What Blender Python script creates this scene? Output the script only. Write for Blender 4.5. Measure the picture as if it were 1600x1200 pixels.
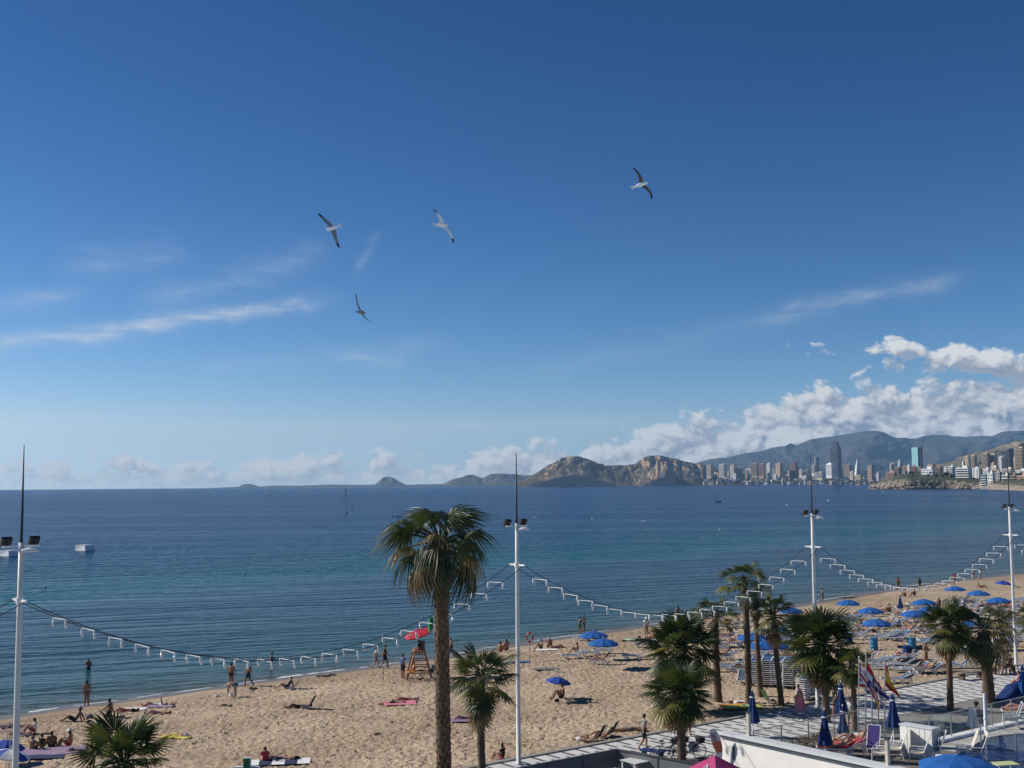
import bpy, math, random
import numpy as np
from mathutils import Vector, Matrix, noise as mnoise

R = math.radians
random.seed(7)
for o in list(bpy.data.objects):
    bpy.data.objects.remove(o)
scene = bpy.context.scene
col = scene.collection

# ---------------------------------------------------------------- camera
CAM_H = 14.7                      # metres above the sea
FPX = 1850.0                      # focal length in photo pixels (1600 wide)
PITCH = math.atan(157.0 / FPX)
ROLL = R(0.45)
cd = bpy.data.cameras.new('camera')
cam = bpy.data.objects.new('camera', cd)
col.objects.link(cam)
cd.sensor_width = 36.0
cd.lens = 36.0 * FPX / 1600.0
cd.clip_start = 0.5
cd.clip_end = 60000
FW = Vector((0, math.cos(PITCH), math.sin(PITCH)))
RT0 = Vector((1, 0, 0)); UP0 = RT0.cross(FW)
RT = RT0 * math.cos(ROLL) - UP0 * math.sin(ROLL)
UP = UP0 * math.cos(ROLL) + RT0 * math.sin(ROLL)
CAM = Vector((0, 0, CAM_H))
m4 = Matrix((RT, UP, -FW)).transposed().to_4x4()
m4.translation = CAM
cam.matrix_world = m4
scene.camera = cam

def ray(px, py):
    return FW + RT * ((px - 800.0) / FPX) + UP * ((600.0 - py) / FPX)
def G(px, py, z=0.0):             # where the line of sight meets a level surface
    d = ray(px, py); t = (z - CAM_H) / d.z
    return CAM + d * t
def AT(px, py, Y):                # the point on the line of sight at distance Y
    d = ray(px, py); return CAM + d * (Y / d.y)
def ppm(p):                       # photo pixels per metre at a point
    return FPX / (Vector(p) - CAM).dot(FW)
def PX(p):
    v = Vector(p) - CAM; w = v.dot(FW)
    return 800 + FPX * v.dot(RT) / w, 600 - FPX * v.dot(UP) / w

# ---------------------------------------------------------------- sun and sky
SUN_AZ = R(-75); SUN_EL = R(33)   # azimuth measured from +Y towards +X
sd = Vector((math.sin(SUN_AZ) * math.cos(SUN_EL), math.cos(SUN_AZ) * math.cos(SUN_EL), math.sin(SUN_EL)))
ld = bpy.data.lights.new('sun', 'SUN')
ld.energy = 5.0; ld.angle = R(0.53); ld.color = (1.0, 0.94, 0.85)
lo = bpy.data.objects.new('sun', ld); col.objects.link(lo)
lo.rotation_euler = (-sd).to_track_quat('-Z', 'Y').to_euler()
lo.location = (-200, 80, 200)

class NT:                         # small node-tree writer
    def __init__(s, tree): s.t = tree; s.n = tree.nodes; s.l = tree.links
    def node(s, typ, **kw):
        n = s.n.new(typ)
        for k, v in kw.items(): setattr(n, k, v)
        return n
    def put(s, sock, v):
        if isinstance(v, bpy.types.NodeSocket): s.l.new(v, sock)
        elif v is not None: sock.default_value = v
    def m(s, op, a, b=None, c=None, clamp=False):
        n = s.node('ShaderNodeMath', operation=op, use_clamp=clamp)
        s.put(n.inputs[0], a); s.put(n.inputs[1], b)
        if c is not None: s.put(n.inputs[2], c)
        return n.outputs[0]
    def rng(s, v, a, b, c=0.0, d=1.0, smooth=False):
        n = s.node('ShaderNodeMapRange', interpolation_type='SMOOTHSTEP' if smooth else 'LINEAR')
        for i, x in enumerate((v, a, b, c, d)): s.put(n.inputs[i], x)
        return n.outputs[0]
    def mix(s, f, a, b, blend='MIX'):
        n = s.node('ShaderNodeMix', data_type='RGBA', blend_type=blend, clamp_factor=True)
        s.put(n.inputs[0], f); s.put(n.inputs[6], a); s.put(n.inputs[7], b)
        return n.outputs[2]
    def xyz(s, x, y, z):
        n = s.node('ShaderNodeCombineXYZ')
        for i, v in enumerate((x, y, z)): s.put(n.inputs[i], v)
        return n.outputs[0]
    def sep(s, v):
        n = s.node('ShaderNodeSeparateXYZ'); s.put(n.inputs[0], v); return n.outputs
    def vm(s, op, a, b=None):
        n = s.node('ShaderNodeVectorMath', operation=op); s.put(n.inputs[0], a)
        if b is not None: s.put(n.inputs[1], b)
        return n.outputs[0]
    def noise(s, v, scale, detail=4.0, rough=0.5, dist=0.0):
        n = s.node('ShaderNodeTexNoise'); s.put(n.inputs['Vector'], v)
        n.inputs['Scale'].default_value = scale; n.inputs['Detail'].default_value = detail
        n.inputs['Roughness'].default_value = rough; n.inputs['Distortion'].default_value = dist
        return n.outputs['Fac']
    def voro(s, v, scale, detail=0.0, feature='F1', out='Distance', rough=0.5, rnd=1.0):
        n = s.node('ShaderNodeTexVoronoi', feature=feature); s.put(n.inputs['Vector'], v)
        n.inputs['Scale'].default_value = scale
        if 'Detail' in n.inputs: n.inputs['Detail'].default_value = detail
        if 'Roughness' in n.inputs: n.inputs['Roughness'].default_value = rough
        n.inputs['Randomness'].default_value = rnd
        return n.outputs[out]
    def ramp(s, v, stops, interp='LINEAR'):
        n = s.node('ShaderNodeValToRGB'); cr = n.color_ramp; cr.interpolation = interp
        s.put(n.inputs[0], v)
        while len(cr.elements) < len(stops): cr.elements.new(0.5)
        for e, (p, c) in zip(cr.elements, stops):
            e.position = p; e.color = (c, c, c, 1) if not hasattr(c, '__len__') else tuple(c) + (1,)
        return n.outputs[0]

world = bpy.data.worlds.new('World'); scene.world = world; world.use_nodes = True
W = NT(world.node_tree); W.n.clear()
sky = W.node('ShaderNodeTexSky', sky_type='NISHITA')
sky.sun_disc = False; sky.sun_elevation = SUN_EL; sky.sun_rotation = SUN_AZ
sky.air_density = 0.7; sky.dust_density = 0.0; sky.ozone_density = 4.0; sky.altitude = 0
tc = W.node('ShaderNodeTexCoord')
dx, dy, dz = W.sep(tc.outputs['Generated'])
W.put(sky.inputs[0], W.xyz(dx, dy, W.m('MAXIMUM', dz, 0.05)))
az = W.m('MULTIPLY', W.m('ARCTAN2', dx, dy), 57.29578)
el = W.m('MULTIPLY', W.m('ARCTAN2', dz, W.m('SQRT', W.m('ADD', W.m('MULTIPLY', dx, dx), W.m('MULTIPLY', dy, dy)))), 57.29578)

# cumulus density as a reusable group: x = azimuth, y = elevation (degrees)
gt = bpy.data.node_groups.new('cumulus', 'ShaderNodeTree')
gt.interface.new_socket('Az', in_out='INPUT', socket_type='NodeSocketFloat')
gt.interface.new_socket('El', in_out='INPUT', socket_type='NodeSocketFloat')
gt.interface.new_socket('Density', in_out='OUTPUT', socket_type='NodeSocketFloat')
Cg = NT(gt); gi = Cg.node('NodeGroupInput'); go = Cg.node('NodeGroupOutput')
ga, ge = gi.outputs[0], gi.outputs[1]
q = Cg.xyz(ga, Cg.m('MULTIPLY', ge, 1.35), 3.7)
wob = Cg.noise(q, 0.55, 2, 0.5); wob2 = Cg.noise(Cg.vm('ADD', q, (7.0, 3.0, 0.0)), 0.55, 2, 0.5)
q2 = Cg.xyz(Cg.m('ADD', ga, Cg.m('MULTIPLY', wob, 1.6)), Cg.m('ADD', Cg.m('MULTIPLY', ge, 1.35), Cg.m('MULTIPLY', wob2, 1.2)), 1.3)
big = Cg.noise(q, 0.26, 1, 0.5)
puff = Cg.voro(q2, 0.62, 3.0, 'F1', rough=0.62)
fine = Cg.noise(q2, 2.6, 5, 0.6)
tex = Cg.m('ADD', Cg.m('MULTIPLY', big, 0.95), Cg.m('ADD', Cg.m('MULTIPLY', Cg.m('SUBTRACT', 0.75, puff), 0.66), Cg.m('MULTIPLY', fine, 0.22)))
azn = Cg.rng(ga, -40, 40, 0, 1)
def azp(x): return (x + 40) / 80.0
topc = Cg.ramp(azn, [(0.0, .21), (azp(-24), .20), (azp(-13), .22), (azp(-3), .25), (azp(3), .31), (azp(7.5), .40), (azp(11), .42),
                     (azp(15), .55), (azp(19), .56), (azp(24), .55), (azp(32), .40), (1.0, .30)])
top = Cg.m('MULTIPLY', topc, 10.0)
bank = Cg.m('ADD', Cg.m('SUBTRACT', tex, 0.58), Cg.m('MULTIPLY', Cg.m('SUBTRACT', top, ge), 0.40))
# the loose higher puff on the right
pb = Cg.m('SUBTRACT', 1.0, Cg.m('ADD', Cg.m('POWER', Cg.m('DIVIDE', Cg.m('SUBTRACT', ga, 20.8), 6.6), 2.0),
                                Cg.m('POWER', Cg.m('DIVIDE', Cg.m('SUBTRACT', ge, Cg.m('ADD', 5.8, Cg.m('MULTIPLY', Cg.m('SUBTRACT', 17.5, ga), 0.10))), 1.05), 2.0)))
puffc = Cg.m('ADD', Cg.m('SUBTRACT', tex, 0.54), Cg.m('MULTIPLY', Cg.m('MAXIMUM', pb, -2.5), 0.62))
Cg.l.new(Cg.m('MAXIMUM', bank, puffc), go.inputs[0])
def dens(a, e):
    g = W.node('ShaderNodeGroup', node_tree=gt); W.put(g.inputs[0], a); W.put(g.inputs[1], e); return g.outputs[0]
d0 = dens(az, el)
d1 = dens(W.m('SUBTRACT', az, 0.22), W.m('ADD', el, 0.26))
d2 = dens(W.m('SUBTRACT', az, 0.55), W.m('ADD', el, 0.80))
alpha = W.rng(d0, 0.05, 0.32, 0, 1, True)
lit = W.m('ADD', W.m('MULTIPLY', W.m('SUBTRACT', d0, d1), 1.5), W.m('MULTIPLY', W.m('SUBTRACT', d0, d2), 0.9))
lit = W.rng(lit, -0.05, 1.0, 0.0, 1.0)
thin = W.rng(d0, 0.0, 0.7, 0.35, 0.0)                 # thin edges glow
lit = W.m('MINIMUM', W.m('ADD', lit, thin), 1.0)
ccol = W.mix(lit, (2.0, 2.4, 3.0, 1), (7.6, 7.5, 7.3, 1))
# distance pales the low far row
farf = W.m('MULTIPLY', W.rng(el, 0.2, 3.2, 0.62, 0.05), W.rng(az, -5, 14, 0.75, 0.4))
# cirrus: thin streaks, each a soft line bent by noise
cn = W.noise(W.xyz(W.m('MULTIPLY', az, 0.35), W.m('MULTIPLY', el, 1.6), 0.0), 0.9, 7, 0.65, 0.4)
cn2 = W.noise(W.xyz(az, el, 5.0), 0.5, 5, 0.6)
def streak(a0, e0, a1, e1, w, s, tail=2.5):
    L = math.hypot(a1 - a0, e1 - e0); ux, uy = (a1 - a0) / L, (e1 - e0) / L
    da = W.m('SUBTRACT', az, a0); de = W.m('SUBTRACT', W.m('ADD', el, W.m('MULTIPLY', W.m('SUBTRACT', cn2, 0.5), 1.1)), e0)
    u = W.m('ADD', W.m('MULTIPLY', da, ux), W.m('MULTIPLY', de, uy))
    v = W.m('SUBTRACT', W.m('MULTIPLY', de, ux), W.m('MULTIPLY', da, uy))
    lin = W.m('EXPONENT', W.m('MULTIPLY', W.m('POWER', W.m('DIVIDE', W.m('ABSOLUTE', v), w), 1.6), -1.0))
    end = W.m('MULTIPLY', W.rng(u, -tail, tail * .4, 0, 1, True), W.rng(u, L - tail * .4, L + tail, 1, 0, True))
    return W.m('MULTIPLY', W.m('MULTIPLY', W.m('MULTIPLY', lin, end), s), W.rng(cn, 0.35, 0.72, 0.15, 1.0))
ci = W.m('MULTIPLY', streak(-34, 4.75, -10.8, 8.5, 0.30, 1.0, 3.5), 0.95)
for a in ((-16.5, 8.6, -10, 10.9, 0.7, 0.26, 2), (-20, 10.2, -16.5, 10.8, 0.8, 0.22, 2), (-28, 7.4, -21, 8.7, 0.4, 0.30, 2), (13, 8.0, 20, 9.0, 0.36, 0.34, 2),
          (-8.0, 6.2, -5.4, 6.0, 0.35, 0.25, 1.0), (-7.5, 10.2, -6.6, 11.9, 0.22, 0.22, 0.6), (-13, 2.55, 4, 3.0, 0.18, 0.42, 3), (-14, 5.5, -4, 6.8, 0.5, 0.13, 2),
          (2, 5.5, 14, 8.0, 0.5, 0.10, 3)):
    ci = W.m('ADD', ci, streak(*a))
ci = W.m('MINIMUM', ci, 0.75)
# a deeper, more saturated blue overhead, graded channel by channel
sr, sg, sb = W.sep(sky.outputs[0])
def deep(c, ref, g, k): return W.m('MULTIPLY', W.m('POWER', W.m('DIVIDE', c, ref), g), ref * k)
skyc = W.xyz(deep(sr, 3.3, 2.3, 0.86), deep(sg, 5.4, 1.74, 0.93), deep(sb, 7.4, 1.52, 0.93))
withci = W.mix(ci, skyc, (6.2, 6.6, 7.0, 1))
ccol = W.mix(farf, ccol, (5.2, 5.8, 6.3, 1))
al2 = W.m('MULTIPLY', W.m('MULTIPLY', alpha, W.rng(az, -22, 10, 0.92, 0.98)), W.rng(el, 0.0, 0.9, 0.4, 1.0))
final = W.mix(al2, withci, ccol)
def bgn(c):
    b = W.node('ShaderNodeBackground'); W.put(b.inputs[0], c); b.inputs[1].default_value = 0.10; return b.outputs[0]
def mixs(f, a, b):
    n = W.node('ShaderNodeMixShader'); W.put(n.inputs[0], f); W.l.new(a, n.inputs[1]); W.l.new(b, n.inputs[2]); return n.outputs[0]
# the cumulus bank only stands low over the horizon, the cirrus below 14 degrees
low = mixs(W.m('LESS_THAN', el, 8.5), bgn(withci), bgn(final))
wo = W.node('ShaderNodeOutputWorld')
W.l.new(mixs(W.m('MULTIPLY', W.m('GREATER_THAN', el, -0.3), W.m('LESS_THAN', el, 15.0)), bgn(skyc), low), wo.inputs[0])
world.cycles.sampling_method = 'MANUAL'; world.cycles.sample_map_resolution = 256

vs = scene.view_settings
vs.view_transform = 'Standard'; vs.look = 'None'; vs.exposure = 0.12; vs.gamma = 1.0
scene.cycles.use_denoising = True
scene.cycles.max_bounces = 6; scene.cycles.diffuse_bounces = 2; scene.cycles.glossy_bounces = 3
scene.cycles.transparent_max_bounces = 12; scene.cycles.volume_bounces = 0
scene.cycles.caustics_reflective = False; scene.cycles.caustics_refractive = False

# ---------------------------------------------------------------- materials
MATS = {}
def mat(name, c, rough=0.7, var=0.12, vscale=3.0, bump=0.0, bscale=20.0, metal=0.0, spec=0.4, trans=0.0, alpha=1.0, coord='Object', ior=1.45):
    if name in MATS: return MATS[name]
    m = bpy.data.materials.new(name); m.use_nodes = True
    T = NT(m.node_tree); b = T.n['Principled BSDF']
    cd_ = T.node('ShaderNodeTexCoord').outputs[coord]
    n = T.noise(cd_, vscale, 5, 0.6)
    lo_ = tuple(x * (1 - var) for x in c) + (1,); hi_ = tuple(min(1, x * (1 + var)) for x in c) + (1,)
    T.put(b.inputs['Base Color'], T.mix(T.rng(n, 0.3, 0.7), lo_, hi_))
    b.inputs['Roughness'].default_value = rough; b.inputs['Metallic'].default_value = metal
    b.inputs['Specular IOR Level'].default_value = spec; b.inputs['IOR'].default_value = ior
    b.inputs['Transmission Weight'].default_value = trans; b.inputs['Alpha'].default_value = alpha
    if bump:
        bn = T.node('ShaderNodeBump'); bn.inputs['Distance'].default_value = bump
        T.put(bn.inputs['Height'], T.noise(cd_, bscale, 5, 0.65)); T.l.new(bn.outputs[0], b.inputs['Normal'])
    MATS[name] = m
    return m

mat('white_paint', (0.78, 0.78, 0.76), 0.45)
mat('mast_paint', (0.62, 0.62, 0.605), 0.5, 0.10, 1.5)
mat('white_plastic', (0.70, 0.705, 0.71), 0.4)
mat('black_metal', (0.025, 0.026, 0.03), 0.5)
mat('dark_steel', (0.10, 0.105, 0.11), 0.45, metal=0.4)
mat('steel', (0.45, 0.46, 0.47), 0.35, metal=0.7)
mat('cable', (0.03, 0.03, 0.035), 0.6)
mat('bulb_glass', (0.85, 0.88, 0.9), 0.08, 0.02, trans=0.75, ior=1.3)
mat('blue_fabric', (0.012, 0.105, 0.36), 0.85, 0.15, 2.0)
mat('sling_blue', (0.016, 0.075, 0.19), 0.8, 0.25, 4.0)
mat('sling_grey', (0.065, 0.10, 0.14), 0.8, 0.25, 4.0)
mat('navy_fabric', (0.010, 0.035, 0.14), 0.85, 0.18, 2.0)
mat('royal_fabric', (0.025, 0.07, 0.36), 0.8)
mat('barrel_blue', (0.02, 0.17, 0.34), 0.5)
mat('red_board', (0.50, 0.035, 0.06), 0.4)
mat('wood_grey', (0.26, 0.21, 0.16), 0.85, 0.25, 6.0)
mat('wood_dark', (0.10, 0.075, 0.055), 0.8, 0.3, 6.0)
mat('concrete', (0.30, 0.29, 0.27), 0.9, 0.15, 2.0)
mat('stucco', (0.82, 0.80, 0.75), 0.9, 0.06, 1.2, 0.01, 30)
mat('ledge_paint', (0.62, 0.64, 0.66), 0.5, 0.06)
mat('grey_panel', (0.16, 0.165, 0.17), 0.5, 0.12, 1.0)
mat('asphalt', (0.235, 0.225, 0.205), 0.95, 0.2, 1.5, 0.004, 60)
mat('paver_dark', (0.115, 0.112, 0.11), 0.85, 0.2, 8)
mat('paver_white', (0.58, 0.575, 0.56), 0.8, 0.14, 1.1, 0.003, 40)
mat('kerb', (0.27, 0.255, 0.23), 0.9, 0.2, 3)
mat('deck_tile', (0.50, 0.48, 0.44), 0.7, 0.1, 2.5)
mat('cream_sling', (0.55, 0.50, 0.42), 0.8)
mat('pink_canopy', (0.42, 0.045, 0.16), 0.8)
mat('glass_pane', (0.45, 0.55, 0.55), 0.05, 0.02, trans=0.0, alpha=0.07, spec=0.2)
mat('rubber', (0.02, 0.02, 0.02), 0.8)

# ---------------------------------------------------------------- mesh builder
class MB:
    def __init__(s): s.v = []; s.f = []; s.mi = []
    def face(s, idx, k=0): s.f.append(tuple(idx)); s.mi.append(k)
    def quad(s, a, b, c, d, k=0):
        n = len(s.v); s.v += [tuple(a), tuple(b), tuple(c), tuple(d)]; s.face((n, n+1, n+2, n+3), k); return s
    def box(s, c, size, k=0, rz=0.0, M=None, taper=1.0):
        n = len(s.v); hx, hy, hz = size[0]/2, size[1]/2, size[2]/2
        for zz in (-hz, hz):
            t = taper if zz > 0 else 1.0
            for (xx, yy) in ((-hx, -hy), (hx, -hy), (hx, hy), (-hx, hy)):
                p = Vector((xx*t, yy*t, zz))
                if rz: p = Matrix.Rotation(rz, 3, 'Z') @ p
                if M is not None: p = M @ p
                s.v.append((p.x + c[0], p.y + c[1], p.z + c[2]))
        for f in ((3,2,1,0), (4,5,6,7), (0,1,5,4), (1,2,6,5), (2,3,7,6), (3,0,4,7)):
            s.face([n+i for i in f], k)
        return s
    def bar(s, a, b, w, h=None, k=0):
        a, b = Vector(a), Vector(b); d = b - a; L = d.length
        q_ = d.to_track_quat('Z', 'Y').to_matrix()
        return s.box((a + b)/2, (w, h or w, L), k, M=q_)
    def tube(s, pts, rad, n=8, k=0, cap=True, closed=False):
        pts = [Vector(p) for p in pts]; N = len(pts)
        if not hasattr(rad, '__len__'): rad = [rad]*N
        base = len(s.v); ref = None
        for i, p in enumerate(pts):
            t = (pts[min(i+1, N-1)] - pts[max(i-1, 0)])
            if closed: t = pts[(i+1) % N] - pts[i-1]
            t.normalize()
            if ref is None:
                ref = Vector((1, 0, 0)) if abs(t.x) < 0.9 else Vector((0, 1, 0))
            u = (ref - t*ref.dot(t)).normalized(); w = t.cross(u); ref = u
            for j in range(n):
                a_ = 2*math.pi*j/n
                q_ = p + (u*math.cos(a_) + w*math.sin(a_))*rad[i]
                s.v.append(tuple(q_))
        for i in range(N if closed else N-1):
            i2 = (i+1) % N
            for j in range(n):
                s.face((base+i*n+j, base+i*n+(j+1) % n, base+i2*n+(j+1) % n, base+i2*n+j), k)
        if cap and not closed:
            s.face([base+j for j in range(n)][::-1], k); s.face([base+(N-1)*n+j for j in range(n)], k)
        return s
    def lathe(s, prof, n=12, k=0, c=(0,0,0), cap=True, kf=None, M=None):
        base = len(s.v)
        for (r, z) in prof:
            for j in range(n):
                a_ = 2*math.pi*j/n; p = Vector((r*math.cos(a_), r*math.sin(a_), z))
                if M is not None: p = M @ p
                s.v.append((c[0]+p.x, c[1]+p.y, c[2]+p.z))
        for i in range(len(prof)-1):
            for j in range(n):
                s.face((base+i*n+j, base+i*n+(j+1) % n, base+(i+1)*n+(j+1) % n, base+(i+1)*n+j), kf(i, j) if kf else k)
        if cap:
            s.face([base+j for j in range(n)][::-1], k); s.face([base+(len(prof)-1)*n+j for j in range(n)], k)
        return s
    def grid(s, fn, nu, nv, k=0, kf=None):
        base = len(s.v)
        for j in range(nv+1):
            for i in range(nu+1): s.v.append(tuple(fn(i/nu, j/nv)))
        for j in range(nv):
            for i in range(nu):
                a_ = base + j*(nu+1) + i
                s.face((a_, a_+1, a_+nu+2, a_+nu+1), kf((i+.5)/nu, (j+.5)/nv) if kf else k)
        return s
    def mesh(s, name, mats, smooth=False):
        me = bpy.data.meshes.new(name); me.from_pydata(s.v, [], s.f)
        for mm in (mats if isinstance(mats, (list, tuple)) else [mats]):
            me.materials.append(MATS[mm] if isinstance(mm, str) else mm)
        if any(s.mi): me.polygons.foreach_set('material_index', s.mi)
        if smooth: me.polygons.foreach_set('use_smooth', [True]*len(s.f))
        me.update(); return me
    def build(s, name, mats, parent=None, smooth=False, loc=None, rz=0.0):
        return link(name, s.mesh(name, mats, smooth), parent, loc, rz)
def link(name, me, parent=None, loc=None, rz=0.0):
    o = bpy.data.objects.new(name, me); col.objects.link(o)
    if parent is not None: o.parent = parent
    if loc is not None: o.location = loc
    if rz: o.rotation_euler.z = rz
    return o
def tag(o, label=None, cat=None, group=None, kind=None):
    if label: o['label'] = label
    if cat: o['category'] = cat
    if group: o['group'] = group
    if kind: o['kind'] = kind
    return o
def thing(name, label, cat, loc=(0,0,0), rz=0.0, group=None):
    o = bpy.data.objects.new(name, None); col.objects.link(o); o.empty_display_size = 0.2
    o.location = loc; o.rotation_euler.z = rz
    return tag(o, label, cat, group)
KIDS = {}
def copy_tree(o, parent=None):
    c = o.copy(); col.objects.link(c); c.parent = parent
    for ch in o.children: copy_tree(ch, c)
    return c
def nz(x, y=0.0, z=0.0): return mnoise.noise(Vector((x, y, z)))
def fbm(x, y, z=0.0, o=5, h=1.0): return mnoise.fractal(Vector((x, y, z)), h, 2.0, o)

# ---------------------------------------------------------------- lay of the land
PROM_Z = 2.0
shore_px = [(-340, 1172), (0, 1121), (100, 1106), (200, 1093), (340, 1074), (420, 1063), (500, 1052), (560, 1045), (640, 1034), (720, 1021), (800, 1007),
            (880, 996), (950, 986), (1010, 977), (1120, 962), (1230, 948), (1290, 938), (1350, 928), (1400, 920), (1470, 910), (1560, 900), (1620, 893), (1760, 876)]
SH = [G(x, y, 0.0).to_2d() for x, y in shore_px]
SH = [SH[0] + (SH[0] - SH[1]).normalized()*400] + SH + [Vector((330, 480)), Vector((620, 900)), Vector((800, 1300)), Vector((900, 1480))]
E0, E1 = G(800, 1186, PROM_Z).to_2d(), G(1440, 1067, PROM_Z).to_2d()
PD = (E1 - E0).normalized(); PN = Vector((PD.y, -PD.x))      # along the promenade; away from the sea
SHa = np.array([[p.x, p.y] for p in SH])
def shore_dist(P):                                           # P (n,2): signed distance, positive on land
    best = np.full(len(P), 1e9); sgn = np.ones(len(P))
    for a, b in zip(SHa[:-1], SHa[1:]):
        d = b - a; L2 = d @ d
        t = np.clip(((P - a) @ d)/L2, 0, 1)
        q = a + t[:, None]*d; r = P - q; dd = np.hypot(r[:, 0], r[:, 1])
        cr = d[0]*(P[:, 1]-a[1]) - d[1]*(P[:, 0]-a[0])
        m = dd < best - 1e-9
        best = np.where(m, dd, best); sgn = np.where(m, np.where(cr < 0, 1, -1), sgn)
    return best*sgn
def sand_z_arr(P):
    ds = shore_dist(P)
    dp = (P[:, 0]-E0.x)*(-PN.x) + (P[:, 1]-E0.y)*(-PN.y)     # distance from the promenade edge towards the sea
    t = np.clip(ds/np.maximum(ds + np.maximum(dp, 0), 1e-3), -1, 1)
    up = 1.78*(np.clip(t, 0, 1)**0.62)
    dune = np.zeros(len(P))                                  # low swells of blown sand
    for (kx, ky, ph, am) in ((.11, .17, 0, .03), (-.21, .13, 2, .025), (.43, .38, 1, .014), (.9, -.7, 4, .010), (-1.3, .8, 5, .007)):
        dune += am*np.sin(P[:, 0]*kx*2 + P[:, 1]*ky*2 + ph + .8*np.sin(P[:, 1]*kx - P[:, 0]*ky*1.3))
    up = up + dune*np.clip(ds/6, 0, 1)*np.clip(dp/1.5, 0, 1)
    return np.where(ds >= 0, up, ds*0.07)
def sand_z(x, y): return float(sand_z_arr(np.array([[x, y]]))[0])
def S(px, py):                                               # pixel to a spot on the sand
    z = 1.0
    for _ in range(12):
        p = G(px, py, z); z = 0.5*z + 0.5*max(-0.6, sand_z(p.x, p.y))
    return Vector((p.x, p.y, z))
def P(px, py): return G(px, py, PROM_Z)

# ---------------------------------------------------------------- sea
def sea_mat():
    m = bpy.data.materials.new('sea_water'); m.use_nodes = True; T = NT(m.node_tree); b = T.n['Principled BSDF']
    pos = T.node('ShaderNodeNewGeometry').outputs['Position']
    x, y, z = T.sep(pos)
    at = T.node('ShaderNodeAttribute', attribute_name='shore'); d = at.outputs['Fac']
    wv = T.noise(pos, 0.012, 4, 0.55)
    d2 = T.m('ADD', d, T.m('MULTIPLY', T.m('SUBTRACT', wv, 0.5), T.m('MULTIPLY', T.m('MINIMUM', d, 120.0), 0.9)))
    # colour of the water body with depth: sandy edge, green shallows, blue
    cr = T.node('ShaderNodeValToRGB'); T.put(cr.inputs[0], T.m('POWER', T.m('DIVIDE', T.m('MAXIMUM', d2, 0.0), 900.0), 0.5))
    stops = [(0.0, (0.14, 0.125, 0.09)), (0.045, (0.065, 0.095, 0.085)), (0.10, (0.026, 0.078, 0.090)), (0.16, (0.012, 0.052, 0.078)),
             (0.26, (0.009, 0.042, 0.078)), (0.295, (0.002, 0.082, 0.118)), (0.36, (0.001, 0.060, 0.112)), (0.50, (0.001, 0.036, 0.108)), (1.0, (0.001, 0.022, 0.088))]
    el_ = cr.color_ramp.elements
    while len(el_) < len(stops): el_.new(0.5)
    for e, (p_, c_) in zip(el_, stops): e.position = p_; e.color = c_ + (1,)
    # weed patches in the shallows
    weed = T.rng(T.noise(T.xyz(T.m('MULTIPLY', x, 0.6), y, 0.0), 0.035, 3, 0.5), 0.60, 0.72, 0.0, 0.6, True)
    wz = T.m('MULTIPLY', weed, T.rng(d, 12, 30, 0, 1))
    wz = T.m('MULTIPLY', wz, T.rng(d, 60, 110, 1, 0))
    c1 = T.mix(wz, cr.outputs[0], (0.006, 0.020, 0.040, 1))
    T.put(b.inputs['Base Color'], c1)
    b.inputs['Roughness'].default_value = 0.2; b.inputs['IOR'].default_value = 1.333; b.inputs['Specular Tint'].default_value = (0.62, 0.84, 1.0, 1)
    calm = T.rng(d2, 68, 84, 1.0, 0.0, True)               # smoother water inside the bar mirrors more sky
    slick = T.rng(T.noise(T.xyz(T.m('MULTIPLY', x, 0.10), y, 0.0), 0.010, 5, 0.62), 0.50, 0.66, 0.0, 1.0, True)
    T.put(b.inputs['Specular IOR Level'], T.m('ADD', 0.02, T.m('ADD', T.m('MULTIPLY', calm, 0.12), T.m('MULTIPLY', slick, 0.08))))
    # ripples: long crests roughly parallel to the shore
    ca, sa = math.cos(R(20)), math.sin(R(20))
    u = T.m('ADD', T.m('MULTIPLY', x, ca), T.m('MULTIPLY', y, sa)); v = T.m('SUBTRACT', T.m('MULTIPLY', y, ca), T.m('MULTIPLY', x, sa))
    swell = T.noise(T.xyz(T.m('MULTIPLY', u, 0.16), v, 0.0), 0.30, 3, 0.5, 0.6)
    chop = T.noise(T.xyz(T.m('MULTIPLY', u, 0.45), v, 2.0), 1.1, 4, 0.6, 0.3)
    lng = T.noise(T.xyz(T.m('MULTIPLY', u, 0.2), v, 4.0), 0.05, 3, 0.5)
    h = T.m('ADD', T.m('MULTIPLY', swell, 0.95), T.m('ADD', T.m('MULTIPLY', chop, 0.30), T.m('MULTIPLY', lng, 1.6)))
    bn = T.node('ShaderNodeBump'); bn.inputs['Distance'].default_value = 1.0; bn.inputs['Strength'].default_value = 1.0
    T.put(bn.inputs['Height'], h)
    # wavelets too small to draw singly still tilt the surface, far out as well
    nn = T.node('ShaderNodeTexNoise'); T.put(nn.inputs['Vector'], T.xyz(T.m('MULTIPLY', u, 0.55), v, 7.0)); nn.inputs['Scale'].default_value = 1.7; nn.inputs['Detail'].default_value = 2.0
    sx, sy, sz = T.sep(nn.outputs['Color'])
    amp = T.m('ADD', T.rng(d2, 60, 95, 0.35, 1.0, True), T.rng(d, 200, 2500, 0.0, 0.5))
    off = T.xyz(T.m('MULTIPLY', T.m('SUBTRACT', sx, 0.5), amp), T.m('MULTIPLY', T.m('SUBTRACT', sy, 0.5), T.m('MULTIPLY', amp, 1.3)), 0.0)
    T.put(b.inputs['Normal'], T.vm('NORMALIZE', T.vm('ADD', bn.outputs[0], off)))
    MATS['sea'] = m
sea_mat()
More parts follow.
